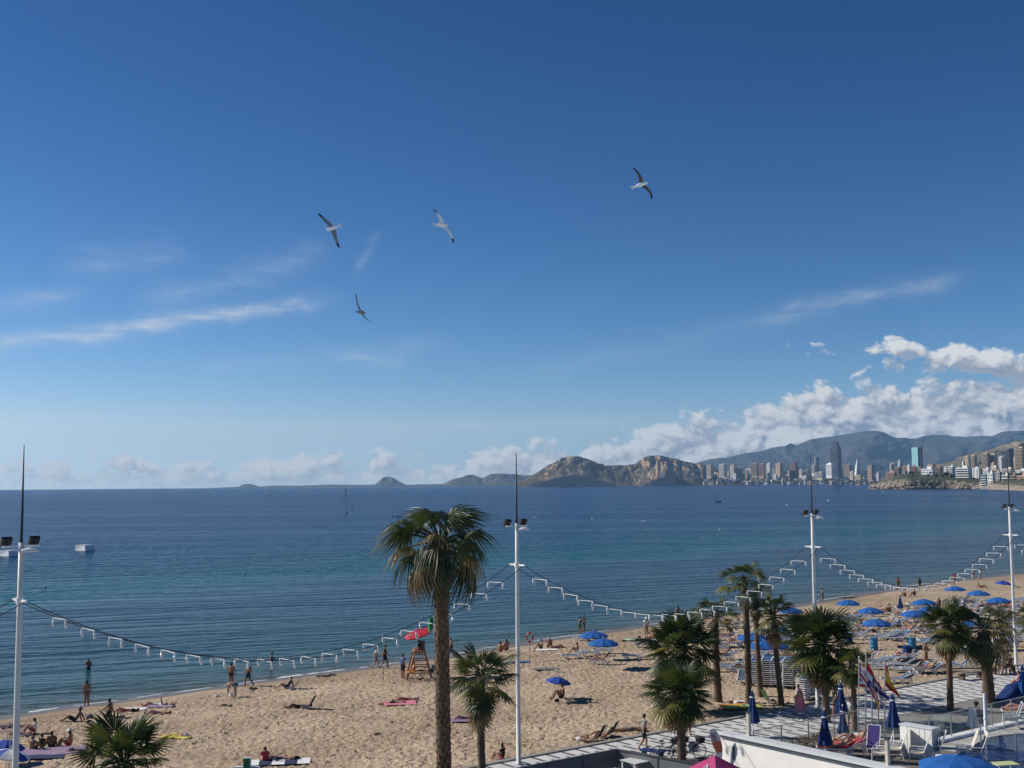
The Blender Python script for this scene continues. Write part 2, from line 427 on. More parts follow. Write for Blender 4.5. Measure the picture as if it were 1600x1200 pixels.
def make_sea():
    rs = [14.0]
    while rs[-1] < 14000: rs.append(rs[-1]*1.035 + 0.3)
    rs[-1] = 14000.0
    azs = np.linspace(R(-80), R(62), 190)
    rr, aa = np.meshgrid(np.array(rs), azs, indexing='ij')
    X, Y = rr*np.sin(aa), rr*np.cos(aa); P2 = np.stack([X.ravel(), Y.ravel()], 1)
    d = -shore_dist(P2)
    n0, n1 = rr.shape
    idx = np.arange(n0*n1).reshape(n0, n1)
    f = np.stack([idx[:-1, :-1], idx[:-1, 1:], idx[1:, 1:], idx[1:, :-1]], -1).reshape(-1, 4)[:, ::-1]
    keep = (d[f] > -6).any(1); f = f[keep]
    used = np.unique(f); remap = -np.ones(n0*n1, int); remap[used] = np.arange(len(used))
    me = bpy.data.meshes.new('sea')
    V = np.zeros((len(used), 3)); V[:, :2] = P2[used]
    me.from_pydata(V.tolist(), [], remap[f].tolist())
    a = me.attributes.new('shore', 'FLOAT', 'POINT'); a.data.foreach_set('value', d[used].astype(np.float32))
    me.materials.append(MATS['sea']); me.update()
    tag(link('sea', me), kind='structure')
make_sea()

# ---------------------------------------------------------------- beach
def sand_mat():
    m = bpy.data.materials.new('sand'); m.use_nodes = True; T = NT(m.node_tree); b = T.n['Principled BSDF']
    pos = T.node('ShaderNodeNewGeometry').outputs['Position']
    d = T.node('ShaderNodeAttribute', attribute_name='shore').outputs['Fac']
    x, y, z = T.sep(pos); flat = T.xyz(x, y, 0.0)
    big = T.noise(flat, 0.12, 4, 0.6); mid = T.noise(flat, 1.3, 4, 0.6)
    grain = T.noise(flat, 9.0, 4, 0.7)
    base = T.mix(T.rng(big, 0.35, 0.65), (0.36, 0.275, 0.19, 1), (0.52, 0.41, 0.29, 1))
    base = T.mix(T.rng(mid, 0.5, 0.72, 0, 0.55), base, (0.27, 0.195, 0.128, 1))
    base = T.mix(T.rng(grain, 0.5, 0.8, 0, 0.4), base, (0.28, 0.21, 0.14, 1))
    edge = T.m('ADD', d, T.m('MULTIPLY', T.m('SUBTRACT', T.noise(flat, 0.25, 3, 0.5), 0.5), 2.4))
    wet = T.rng(edge, 2.2, 3.4, 1.0, 0.0, True)
    damp = T.m('MULTIPLY', T.rng(edge, 3.0, 17.0, 0.75, 0.0, True), T.rng(T.noise(flat, 0.055, 3, 0.5), 0.38, 0.6))
    c = T.mix(damp, base, (0.27, 0.195, 0.125, 1)); c = T.mix(wet, c, (0.16, 0.122, 0.085, 1))
    T.put(b.inputs['Base Color'], c)
    T.put(b.inputs['Roughness'], T.rng(wet, 0, 1, 0.95, 0.35)); b.inputs['Specular IOR Level'].default_value = 0.25
    # footprints: dimples of a foot's size, trodden all over
    warp = T.vm('ADD', flat, T.xyz(T.m('MULTIPLY', T.noise(flat, 1.6, 2, 0.5), 0.7), T.m('MULTIPLY', T.noise(T.vm('ADD', flat, (9, 4, 0)), 1.6, 2, 0.5), 0.7), 0.0))
    f1 = T.voro(warp, 2.7, 0.0, 'SMOOTH_F1'); f2 = T.noise(flat, 4.2, 4, 0.62)
    trod = T.rng(T.noise(T.vm('ADD', flat, (31.0, 7.0, 0.0)), 0.22, 3, 0.55), 0.3, 0.65, 0.45, 1.25)
    hgt = T.m('ADD', T.m('MULTIPLY', T.rng(f1, 0.05, 0.5), 0.07), T.m('MULTIPLY', f2, 0.14))
    hgt = T.m('MULTIPLY', T.m('MULTIPLY', hgt, trod), T.rng(edge, 2.4, 5.5, 0.03, 1.0))
    hgt = T.m('ADD', hgt, T.m('MULTIPLY', T.noise(flat, 0.5, 2, 0.5), 0.10))
    bn = T.node('ShaderNodeBump'); bn.inputs['Distance'].default_value = 1.0; T.put(bn.inputs['Height'], hgt); T.l.new(bn.outputs[0], b.inputs['Normal'])
    MATS['sand'] = m
sand_mat()
def sand_sheet(name, us, ws, extra=None):
    uu, ww = np.meshgrid(us, ws, indexing='ij')
    X = E0.x + PD.x*uu - PN.x*ww; Y = E0.y + PD.y*uu - PN.y*ww
    P2 = np.stack([X.ravel(), Y.ravel()], 1); z = sand_z_arr(P2); ds = shore_dist(P2)
    if extra is not None: z = z + extra(uu, ww).ravel()*np.clip((ds - 3.0)/3.0, 0, 1)*np.clip(ww.ravel()/.8, 0, 1)
    n0, n1 = uu.shape; idx = np.arange(n0*n1).reshape(n0, n1)
    f = np.stack([idx[:-1, :-1], idx[:-1, 1:], idx[1:, 1:], idx[1:, :-1]], -1).reshape(-1, 4)
    f = f[(ds[f] > -9).any(1)]
    used = np.unique(f); remap = -np.ones(n0*n1, int); remap[used] = np.arange(len(used)); f = remap[f]
    V = np.stack([P2[used, 0], P2[used, 1], z[used]], 1).astype(np.float32)
    me = bpy.data.meshes.new(name); me.vertices.add(len(V)); me.vertices.foreach_set('co', V.ravel())
    me.loops.add(f.size); me.loops.foreach_set('vertex_index', f.astype(np.int32).ravel())
    me.polygons.add(len(f)); me.polygons.foreach_set('loop_start', np.arange(0, f.size, 4, dtype=np.int32))
    me.update(calc_edges=True)
    a = me.attributes.new('shore', 'FLOAT', 'POINT'); a.data.foreach_set('value', ds[used].astype(np.float32))
    me.materials.append(MATS['sand']); me.polygons.foreach_set('use_smooth', np.ones(len(f), bool)); me.update()
    return tag(link(name, me), kind='structure')
def footprints(uu, ww):
    """trodden sand: thousands of single footprints, some in trails, each a dent with a low rim"""
    rg = np.random.default_rng(5); du = uu[1, 0] - uu[0, 0]; n0, n1 = uu.shape; u0, w0 = uu[0, 0], ww[0, 0]
    N = 52000; fu = rg.uniform(u0, uu[-1, 0], N); fw = rg.uniform(w0, ww[0, -1], N); fa = rg.uniform(0, 6.28, N)
    dens = .5 + .5*np.sin(fu*.13 + 1.5*np.sin(fw*.16))*np.sin(fw*.21 + fu*.05); keep = rg.uniform(0, 1, N) < .35 + .65*dens
    fu, fw, fa = fu[keep], fw[keep], fa[keep]
    tu, tw, ta = [], [], []
    for _ in range(150):
        x, y, a = rg.uniform(u0, uu[-1, 0]), rg.uniform(w0, ww[0, -1]), rg.uniform(0, 6.28)
        for i in range(rg.integers(20, 70)):
            a += rg.normal(0, .07); x += .62*np.cos(a); y += .62*np.sin(a); s_ = (.12 if i % 2 else -.12)
            tu.append(x - s_*np.sin(a)); tw.append(y + s_*np.cos(a)); ta.append(a)
    fu = np.concatenate([fu, tu]); fw = np.concatenate([fw, tw]); fa = np.concatenate([fa, ta]); M = len(fu)
    dep = rg.uniform(.05, .14, M); ln = rg.uniform(.13, .20, M); wd = ln*rg.uniform(.45, .7, M)
    H = np.zeros((n0, n1)); ci = np.round((fu - u0)/du).astype(int); cj = np.round((fw - w0)/du).astype(int); K = 3
    for i in range(-K, K+1):
        for j in range(-K, K+1):
            gi, gj = ci + i, cj + j; ok = (gi >= 0) & (gi < n0) & (gj >= 0) & (gj < n1)
            x = u0 + gi*du - fu; y = w0 + gj*du - fw; c, s_ = np.cos(fa), np.sin(fa); lx = (x*c + y*s_)/ln; ly = (-x*s_ + y*c)/wd; r2 = lx*lx + ly*ly
            h = dep*(-np.exp(-r2*1.1) + .42*np.exp(-(np.sqrt(r2) - 1.55)**2*3.0))
            np.add.at(H, (gi[ok], gj[ok]), h[ok])
    return np.clip(H, -.19, .10)
def make_sand():
    st = 0.15
    sand_sheet('beach', np.arange(-46, 92, st), np.arange(0, 48, st), footprints)
    sand_sheet('far_end_of_beach', np.arange(91.8, 420, 1.2), np.arange(0, 90, 1.2)); sand_sheet('near_end_of_beach', np.arange(-160, -45.8, 1.2), np.arange(0, 60, 1.2))
make_sand()
# the wash: thin lines of foam where the ripples run out
mat('foam', (0.75, 0.77, 0.76), 0.9, 0.1)
def make_foam():
    b = MB(); rnd = random.Random(3)
    for (x0, x1, w) in ((40, 92, .5), (-60, -10, .3), (430, 475, .7), (476, 500, .35), (500, 540, .4), (560, 575, .25), (110, 190, .22), (200, 260, .2), (270, 335, .22), (345, 420, .25), (580, 640, .22), (690, 790, .2), (820, 960, .22), (1000, 1080, .2), (1150, 1240, .2), (1260, 1340, .2), (1380, 1500, .2)):
        n = max(8, int((x1-x0)/2.2)); pts = []
        for i in range(n+1):
            x = x0 + (x1-x0)*i/n
            y = np.interp(x, [p[0] for p in shore_px], [p[1] for p in shore_px])
            q = G(x, y - 1.0 + 1.1*nz(x*0.06, 3), 0.035); t = w*abs(math.sin(math.pi*i/n))**0.6*(0.45+0.55*abs(nz(x*0.23, 8))*2)
            pts.append((q, t))
        for (a_, ta), (c_, tc_) in zip(pts[:-1], pts[1:]):
            b.quad(a_, c_, c_ + Vector((-.3*tc_, tc_, .02)), a_ + Vector((-.3*ta, ta, .02)))
    tag(b.build('foam', 'foam'), 'thin broken lines of white foam along the water edge', 'foam', kind='stuff')
make_foam()

# ---------------------------------------------------------------- promenade
PW = 5.2
def pp(u, w, z=PROM_Z): return Vector((E0.x + PD.x*u + PN.x*w, E0.y + PD.y*u + PN.y*w, z))
rzp = math.atan2(PD.y, PD.x)
def make_promenade():
    b = MB(); b.quad(pp(-60, 0.3), pp(-60, PW), pp(330, PW), pp(330, 0.3))
    prom = tag(b.build('promenade', 'paver_white'), kind='structure')
    k = MB(); k.box(pp(135, 0.15, PROM_Z-0.15), (390, 0.30, 0.42), rz=rzp); tag(k.build('promenade_kerb', 'kerb'), kind='structure')
    r = MB(); r.quad(pp(-60, PW+.16, PROM_Z-.004), pp(-60, 60, PROM_Z-.004), pp(330, 60, PROM_Z-.004), pp(330, PW+.16, PROM_Z-.004)); tag(r.build('road', 'asphalt'), kind='structure')
    e = MB(); e.box(pp(135, PW+.08, PROM_Z-.06), (390, .16, .14), rz=rzp); tag(e.build('pavement_edging', 'kerb'), kind='structure')
    bar = MB(); L, w = 1.02, 0.19
    bar.box((0, 0, 0), (w, L, 0.012)); me = bar.mesh('paving_stripe', 'paver_dark')
    cand = []
    rows = 5; pitch = (PW - 0.3)/rows
    for i in range(-24, 330):
        for j in range(rows):
            u = i*0.90 + (0.45 if j % 2 else 0.0); q = pp(u, 0.3 + pitch*(j+.5), PROM_Z + 0.001)
            x, y = PX(q)
            if -5 < x < 1605 and y < 1210: cand.append((q - CAM).length and ((q - CAM).length, q))
    cand.sort(key=lambda c: c[0])
    for d, q in cand[:295]:
        link('paving_stripe', me, prom, q, rzp)
    far = MB()
    for d, q in cand[295:]: far.box(q, (w, L, 0.012), rz=rzp)
    o = far.build('far_paving_stripes', 'paver_dark', prom); o['kind'] = 'stuff'
make_promenade()

# ---------------------------------------------------------------- far land
def rock_mat(name, rock, green, lo_=0.35, hi_=0.75, sc=0.01, split=0.0):
    m = bpy.data.materials.new(name); m.use_nodes = True; T = NT(m.node_tree); b = T.n['Principled BSDF']
    g = T.node('ShaderNodeNewGeometry'); nzv = T.sep(g.outputs['Normal'])[2]
    pos = g.outputs['Position']
    n = T.noise(pos, sc, 6, 0.65); n2 = T.noise(pos, sc*5, 5, 0.7)
    f = T.rng(T.m('ADD', nzv, T.m('MULTIPLY', T.m('SUBTRACT', n, 0.5), 0.7)), lo_, hi_, 0, 1, True)
    rk = T.mix(T.rng(n2, 0.3, 0.7), tuple(c*0.62 for c in rock) + (1,), tuple(min(1, c*1.25) for c in rock) + (1,))
    gr = T.mix(T.rng(n2, 0.35, 0.65), tuple(c*0.6 for c in green) + (1,), tuple(c*1.5 for c in green) + (1,))
    T.put(b.inputs['Base Color'], T.mix(f, rk, gr)); b.inputs['Roughness'].default_value = 0.95; b.inputs['Specular IOR Level'].default_value = 0.1
    MATS[name] = m
rock_mat('headland_rock', (0.36, 0.26, 0.18), (0.075, 0.066, 0.036), 0.64, 0.88, 0.012)
rock_mat('mountain_scrub', (0.10, 0.10, 0.10), (0.055, 0.065, 0.06), 0.6, 0.95, 0.002)
rock_mat('dry_hill', (0.30, 0.235, 0.17), (0.13, 0.115, 0.075), 0.75, 0.98, 0.006)
rock_mat('point_rock', (0.29, 0.24, 0.19), (0.05, 0.06, 0.03), 0.8, 1.0, 0.05)
rock_mat('far_scrub', (0.16, 0.14, 0.12), (0.08, 0.085, 0.07), 0.6, 0.95, 0.004)

def ridge(name, material, prof, Y, depth, back, rough, rs, nu=160, nv=26, base_z=-2.0, cliff=1.0, seed=0.0, steep=None):
    """A hill whose crest follows prof [(photo x, photo y)] at distance Y, falling to the sea in front over depth and to its back."""
    x0, x1 = prof[0][0], prof[-1][0]; b = MB()
    def fn(u, v):
        x = x0 + (x1-x0)*u; y = float(np.interp(x, [p[0] for p in prof], [p[1] for p in prof]))
        c = AT(x, y, Y); H = max(0.5, c.z)
        # v: 0 front foot, 0.62 crest, 1 back foot
        if v < 0.62:
            t = v/0.62
            cl = cliff if steep is None else float(np.interp(x, [p[0] for p in steep], [p[1] for p in steep]))
            hz = t**cl; off = -depth*(1-t)
        else:
            t = (v-0.62)/0.38; hz = math.cos(t*math.pi/2); off = back*t
        n = fbm(c.x*rs + seed, (Y+off)*rs*1.3, seed, 6, 0.85)*rough
        gully = abs(fbm(c.x*rs*2.3 + 7, off*rs*0.6, seed + 3, 4))*rough*1.5
        z = hz*H + (n - gully*0.6)*math.sin(min(1.0, hz*1.4)*math.pi*0.72)*H - (2.5 if v in (0, 1) else 0)
        sc = 1 + off/Y
        return (c.x*sc + fbm(off*rs*2, c.x*rs*2, 9)*depth*0.10*(1-hz), Y + off + fbm(c.x*rs*3, off*rs, 5)*depth*0.25*(1-abs(2*v-1)), max(base_z, z))
    b.grid(fn, nu, nv)
    return tag(b.build(name, material, smooth=False), kind='structure')

ridge('mountains', 'mountain_scrub', [(1040, 752), (1085, 726), (1110, 719), (1130, 716), (1165, 708), (1195, 704), (1225, 698), (1233, 692), (1245, 694), (1270, 684), (1300, 676), (1325, 672), (1350, 668), (1372, 671),
      (1400, 674), (1425, 676), (1450, 674), (1480, 677), (1510, 675), (1520, 672), (1545, 675), (1575, 672), (1600, 671), (1680, 668), (1760, 676), (1900, 690), (2050, 720)], 13200, 2600, 600, 0.17, 0.00045, 240, 40, cliff=0.85)
ridge('foothills', 'mountain_scrub', [(1060, 752), (1120, 738), (1180, 733), (1250, 729), (1310, 730), (1370, 727), (1430, 731), (1480, 722), (1530, 716), (1600, 712), (1700, 705), (1850, 715), (2000, 735)], 9200, 1700, 1200, 0.22, 0.0009, 170, 26, seed=4.0)
ridge('dry_hill', 'dry_hill', [(1400, 748), (1440, 736), (1480, 723), (1520, 712), (1545, 703), (1562, 697), (1577, 690), (1592, 695), (1606, 698), (1640, 690), (1700, 694), (1800, 716), (1900, 742)], 5200, 1500, 600, 0.16, 0.0016, 130, 24, seed=8.0)
ridge('headland', 'headland_rock', [(806, 755), (822, 748), (845, 734), (862, 723), (876, 715), (890, 712), (905, 712), (920, 717), (936, 724), (952, 727), (975, 727), (992, 724), (1003, 715), (1013, 711), (1030, 712), (1052, 717),
      (1075, 720), (1095, 724), (1120, 733), (1150, 742), (1180, 752)], 6850, 330, 420, 0.085, 0.005, 300, 54, steep=[(806, .38), (900, .34), (950, .42), (985, .8), (1060, .8), (1120, 1.2), (1180, 1.3)], seed=2.0)
# the pale bluff in front of the headland's second hump
ridge('bluff', 'headland_rock', [(992, 757), (1000, 748), (1012, 741), (1020, 731), (1028, 722), (1034, 720), (1042, 722), (1050, 729), (1056, 740), (1064, 748), (1080, 756)], 6480, 120, 200, 0.16, 0.011, 90, 24, steep=[(992, .45), (1080, .5)], seed=6.0)
ridge('far_cape', 'far_scrub', [(690, 757), (702, 751), (715, 746), (730, 742), (742, 741), (754, 746), (768, 740), (784, 738), (800, 740), (830, 743), (880, 748), (930, 755)], 10800, 900, 700, 0.16, 0.0022, 110, 20, seed=3.0)
ridge('far_island', 'far_scrub', [(584, 758), (592, 751), (598, 746), (606, 744), (614, 746), (622, 751), (634, 757)], 13000, 300, 300, 0.08, 0.004, 36, 12, seed=5.0)
ridge('far_coast', 'far_scrub', [(330, 762.5), (372, 760.5), (380, 757), (388, 755.5), (396, 757), (404, 760), (430, 758.6), (470, 758.8), (520, 757), (560, 757.4), (600, 756.6), (640, 757), (700, 756)], 13400, 500, 300, 0.10, 0.003, 140, 10, seed=1.0)
# the plain the far town stands on, behind its own beach
def plain():
    b = MB()
    fr = [(1080, 758.5), (1120, 757.0), (1200, 756), (1260, 756), (1330, 756.5), (1400, 757.5), (1500, 757)]
    def fn(u, v):
        x = 1080 + 520*u; yb = float(np.interp(x, [p[0] for p in fr], [p[1] for p in fr]))
        c = G(x, yb, 1.0); d = c.normalized()*0 + Vector((c.x, c.y, 0)).normalized()
        q = Vector((c.x, c.y, 0)) + d*(v**1.3*3200)
        return (q.x, q.y, 1.2 + 46*v**0.9 + (fbm(q.x*.004, q.y*.004)*6 if v > .1 else 0))
    b.grid(fn, 60, 20); tag(b.build('town_plain', 'far_scrub'), kind='structure')
    s = MB()
    def f2(u, v):
        x = 1100 + 268*u; yb = float(np.interp(x, [p[0] for p in fr], [p[1] for p in fr])); c = G(x, yb, 0.5); d = Vector((c.x, c.y, 0)).normalized()
        q = Vector((c.x, c.y, 0)) - d*130*(1-v); return (q.x, q.y, 0.4 + 3.2*v)
    s.grid(f2, 40, 1); mat('far_sand', (0.62, 0.56, 0.46), 0.95); tag(s.build('far_beach', 'far_sand'), kind='structure')
plain()
# the rocky point below the old town
def point():
    rnd = random.Random(11)
    prof = [(1357, 763), (1366, 757), (1380, 753), (1395, 750), (1410, 749), (1440, 749), (1465, 750), (1490, 751), (1520, 753), (1545, 757), (1570, 760), (1600, 761), (1700, 764), (1900, 770)]
    bot = [(1357, 764.5), (1420, 764.5), (1480, 764), (1530, 764), (1600, 767), (1700, 771), (1900, 785)]
    b = MB()
    def fn(u, v):
        x = 1357 + 543*u; yt = float(np.interp(x, [p[0] for p in prof], [p[1] for p in prof])); yb = float(np.interp(x, [p[0] for p in bot], [p[1] for p in bot]))
        f = G(x, yb, 0.0); ztop = max(1.0, AT(x, yt, f.y + 25).z)
        if v < 0.55:
            t = v/0.55; n = fbm(f.x*0.05, t*1.7, 2.0, 5); cr = abs(fbm(f.x*0.11, t*4, 6, 4))
            off = 24*t**1.4 + n*9 - cr*9; z = ztop*(t**0.8) + n*ztop*0.16 - (1.5 if v == 0 else 0)
        else:
            t = (v-0.55)/0.45; off = 25 + 900*t**1.6; z = ztop*(1 + 0.10*min(1, t*2)) + 24*t*min(1, max(0, (x - 1375)/70))
        d = Vector((f.x, f.y, 0)).normalized(); q = Vector((f.x, f.y, 0)) + d*off
        return (q.x, q.y, max(-1.5, z))
    b.grid(fn, 420, 26); o = tag(b.build('rocky_point', 'point_rock'), kind='structure')
    bl = MB()
    for i in range(150):
        x = 1357 + 150*rnd.random()**0.9; yb = float(np.interp(x, [p[0] for p in bot], [p[1] for p in bot])); f = G(x, yb, 0.0)
        r = rnd.uniform(1.0, 3.4); d = Vector((f.x, f.y, 0)).normalized(); q = f + d*rnd.uniform(-3, 14)
        n0 = len(bl.v); bl.lathe([(r*.2, -r*.4), (r*.95, -r*.1), (r*rnd.uniform(.6, .9), r*.5), (r*.25, r*rnd.uniform(.7, 1.0))], 6, c=(q.x, q.y, rnd.uniform(0, 4)))
        for k in range(n0, len(bl.v)):
            v = bl.v[k]; bl.v[k] = (v[0] + rnd.uniform(-.35, .35)*r, v[1] + rnd.uniform(-.35, .35)*r, v[2] + rnd.uniform(-.2, .2)*r)
    bl.build('boulders', 'point_rock', o)['kind'] = 'stuff'
point()

# ---------------------------------------------------------------- haze over the bay
def make_haze():
    m = bpy.data.materials.new('haze_air'); m.use_nodes = True; T = NT(m.node_tree); T.n.clear()
    v = T.node('ShaderNodeVolumePrincipled'); v.inputs['Color'].default_value = (0.34, 0.62, 1.0, 1)
    v.inputs['Density'].default_value = HAZE; v.inputs['Anisotropy'].default_value = 0.1
    o = T.node('ShaderNodeOutputMaterial'); T.l.new(v.outputs[0], o.inputs['Volume'])
    b = MB(); b.box((0, 6900, 372), (32000, 15400, 756)); MATS['haze'] = m
    h = b.build('haze', 'haze'); tag(h, 'thin blue haze over the bay and the far hills', 'haze', kind='stuff')
HAZE = 4.2e-5
make_haze()

# ---------------------------------------------------------------- the far town
WALLC = {'white': (0.74, 0.73, 0.70), 'cream': (0.68, 0.60, 0.47), 'tan': (0.52, 0.40, 0.28), 'brown': (0.34, 0.24, 0.165), 'pink': (0.50, 0.33, 0.25),
         'grey': (0.36, 0.36, 0.36), 'darkgrey': (0.10, 0.11, 0.13), 'slate': (0.055, 0.065, 0.085), 'red': (0.23, 0.12, 0.10), 'teal': (0.10, 0.42, 0.46), 'glass': (0.22, 0.36, 0.38), 'yellow': (0.55, 0.46, 0.24)}
for k_, c_ in WALLC.items(): mat('wall_' + k_, c_, 0.85, 0.10, 0.08)
mat('window_dark', (0.035, 0.042, 0.05), 0.25, 0.3, 0.3)
mat('window_glass', (0.10, 0.17, 0.20), 0.15, 0.3, 0.2)
mat('window_navy', (0.02, 0.028, 0.045), 0.3, 0.3, 0.2)
mat('roof_flat', (0.32, 0.28, 0.25), 0.9)
mat('roof_tile', (0.34, 0.17, 0.11), 0.9)
def facing(p): return math.atan2(p.x, p.y)*-1.0
def building(px0, px1, ytop, ybase, Y, wall, label, style='grid', win='window_dark', rot=12, dep=0.7, floors=None, top=None, name='apartment_block', cat='building', group='buildings of the far town', round_=False):
    if 1380 < px0 < 1534 and Y < 3400: Y += 560
    elif px0 >= 1534: Y += 470
    rot = -(31 + abs(rot)*0.45) if rot >= 0 else 18
    c = AT((px0+px1)/2, ybase, Y); t = AT((px0+px1)/2, ytop, Y); k = FPX/Y
    w = (px1-px0)/k; h = t.z - c.z; zb = c.z
    rz = facing(c) + R(rot)
    wd = w/(math.cos(R(abs(rot))) + dep*math.sin(R(abs(rot)))) ; d = wd*dep
    sink = 14.0
    o = thing(name, label, cat, (c.x, c.y + d/2, zb - sink), rz, group)
    H = h + sink
    b = MB()
    if round_: b.lathe([(wd/2, 0), (wd/2, H)], 20)
    else: b.box((0, 0, H/2), (wd, d, H))
    b.build('wall', 'wall_' + wall, o)
    n = floors or max(3, int(h/3.3)); fh = h/n
    wb = MB(); sl = MB()
    for i in range(n):
        z0 = sink + i*fh + fh*0.28; z1 = z0 + fh*0.52
        if round_:
            wb.lathe([(wd/2+.06, z0), (wd/2+.06, z1)], 20, cap=False); continue
        if style == 'band':      # long balconies
            wb.box((0, -d/2, (z0+z1)/2), (wd*0.93, 0.16, z1-z0))
            sl.box((0, -d/2-0.7, sink + i*fh + fh*0.08), (wd*0.96, 1.5, fh*0.30))
            m_ = max(1, int(d/5))
            for q in range(m_):
                wb.box((-wd/2, -d/2 + d*(q+.5)/m_, (z0+z1)/2), (0.16, d/m_*0.45, z1-z0)); wb.box((wd/2, -d/2 + d*(q+.5)/m_, (z0+z1)/2), (0.16, d/m_*0.45, z1-z0))
        else:
            m_ = max(2, int(wd/(4.2 if style == 'grid' else 6.5)))
            for q in range(m_): wb.box((-wd/2 + wd*(q+.5)/m_, -d/2, (z0+z1)/2), (wd/m_*(0.62 if style == 'grid' else 0.42), 0.16, z1-z0))
            m_ = max(1, int(d/5))
            for q in range(m_):
                wb.box((-wd/2, -d/2 + d*(q+.5)/m_, (z0+z1)/2), (0.16, d/m_*0.5, z1-z0)); wb.box((wd/2, -d/2 + d*(q+.5)/m_, (z0+z1)/2), (0.16, d/m_*0.5, z1-z0))
    ob = wb.build('windows', win, o); ob['kind'] = 'stuff'
    if sl.v: sl.build('balconies', 'wall_white' if wall in ('white', 'cream', 'glass') else 'wall_' + wall, o)['kind'] = 'stuff'
    r = MB()
    if top == 'hip':
        r.box((0, 0, H + wd*0.14), (wd*1.02, d*1.02, wd*0.28), taper=0.25); r.build('roof', 'wall_' + wall, o)
    elif top == 'tile':
        r.box((0, 0, H + fh*0.5), (wd*1.08, d*1.08, fh), taper=0.3); r.build('roof', 'roof_tile', o)
    else:
        r.box((0, 0, H + 0.5), (wd*1.01, d*1.01, 1.0)); r.build('parapet', 'wall_' + wall, o)
        r2 = MB(); r2.box((wd*0.12, d*.05, H + 1.0 + fh*0.42), (wd*0.36, d*0.42, fh*0.84)); r2.build('lift_house', 'wall_' + wall, o)
    return o, wd, d, H
T_ = building
# across the bay, by the headland
T_(1097, 1101.5, 730, 744, 6300, 'brown', 'narrow dark slab nearest the headland in the far town', rot=-20)
T_(1104.5, 1115, 727, 744, 6350, 'tan', 'tan block with flat top, second from the headland', rot=15)
T_(1124.5, 1137, 725.5, 745, 6250, 'white', 'tall white tower with a shaded grey side near the headland', rot=28, style='band')
T_(1141.5, 1150.5, 727, 747, 6150, 'cream', 'cream tower beside the pinkish block across the bay', rot=15)
T_(1151, 1161, 731, 747, 6150, 'pink', 'pinkish block beside the cream tower across the bay', rot=15, dep=.5)
T_(1173, 1186, 724.5, 743, 6250, 'tan', 'left half of the wide twin slab across the bay', rot=10, dep=.4, style='band')
T_(1185, 1196, 725, 743, 6300, 'pink', 'right half of the wide twin slab across the bay', rot=10, dep=.4, style='band')
T_(1198.5, 1206.5, 724, 742, 6250, 'white', 'pale slim tower right of the wide twin slab', rot=25)
T_(1207, 1213, 733, 742, 6350, 'grey', 'small grey block between two towers across the bay', rot=10)
T_(1213, 1224.5, 724, 742, 6300, 'tan', 'tan tower with one dark side left of the dark red block', rot=30, style='wide')
T_(1234.5, 1248, 723.5, 742, 6300, 'red', 'dark red brick block standing alone across the bay', rot=8, style='wide')
T_(1249, 1256, 734, 743, 6200, 'cream', 'low cream block right of the dark red block', rot=15)
T_(1273, 1281.5, 713.5, 738, 6300, 'grey', 'round grey tower behind a low cream block', rot=0, round_=True)
T_(1267, 1277, 727.5, 739, 6200, 'cream', 'low cream block in front of the round grey tower', rot=15, style='band')
T_(1292, 1306.5, 726, 743, 6050, 'white', 'white block with hipped top in front of the dark skyscraper', rot=30, top='hip')
T_(1320, 1333, 727, 744, 6300, 'brown', 'dark brown block right of the skyscraper', rot=10)
T_(1328.5, 1336, 737, 749, 6000, 'cream', 'low cream block left of the pointed white tower', rot=15)
T_(1337, 1350, 743, 754, 5900, 'yellow', 'low yellowish block below the pointed white tower', rot=12)
T_(1357, 1368, 727.5, 753, 5800, 'brown', 'dark brown tower with a pale left face before the rocky point', rot=35, style='wide')
T_(1370, 1375, 740, 751, 5900, 'white', 'small white block left of the rocky point', rot=10)
T_(1145, 1153, 741, 750, 6000, 'white', 'low white block below the cream tower', rot=15); T_(1208, 1216, 742, 750, 6000, 'white', 'low white block below the tan tower', rot=15)
T_(1275, 1291, 738, 747, 6000, 'cream', 'long low cream building left of the hipped white block', rot=10, style='band'); T_(1254, 1263, 744, 750, 6000, 'white', 'flat white building near the far beach', rot=10)
# the many middle-sized blocks packed between them
_rb = random.Random(21); _mid = []
for _i in range(46):
    if _i < 22: _mid.append((0, _rb.uniform(1102, 1372), _rb.uniform(733, 743), _rb.uniform(6150, 6500), 747))
    else:
        _x = _rb.uniform(1384, 1612); _mid.append((1, _x, _rb.uniform(726, 741) - max(0, (_x - 1500)*.05), _rb.uniform(2350, 2900), 748))
_cnt = {}
for _k, _x, _yt, _Y, _yb in sorted(_mid):
    _w = _rb.choice(['white', 'cream', 'cream', 'tan', 'pink', 'white', 'brown', 'grey']); _n = _cnt[(_k, _w)] = _cnt.get((_k, _w), -1) + 1
    _ordn = ['first', 'second', 'third', 'fourth', 'fifth', 'sixth', 'seventh', 'eighth', 'ninth', 'tenth', 'eleventh', 'twelfth'][_n]
    T_(_x, _x + _rb.uniform(5, 12), _yt, _yb, _Y, _w, f'{_w} mid-rise block, {_ordn} of its colour from the left, ' + ('across the bay', 'behind the rocky point')[_k], style=_rb.choice(['grid', 'band', 'wide']), rot=_rb.uniform(0, 30), group=('mid-rise blocks across the bay', 'mid-rise blocks behind the rocky point')[_k])
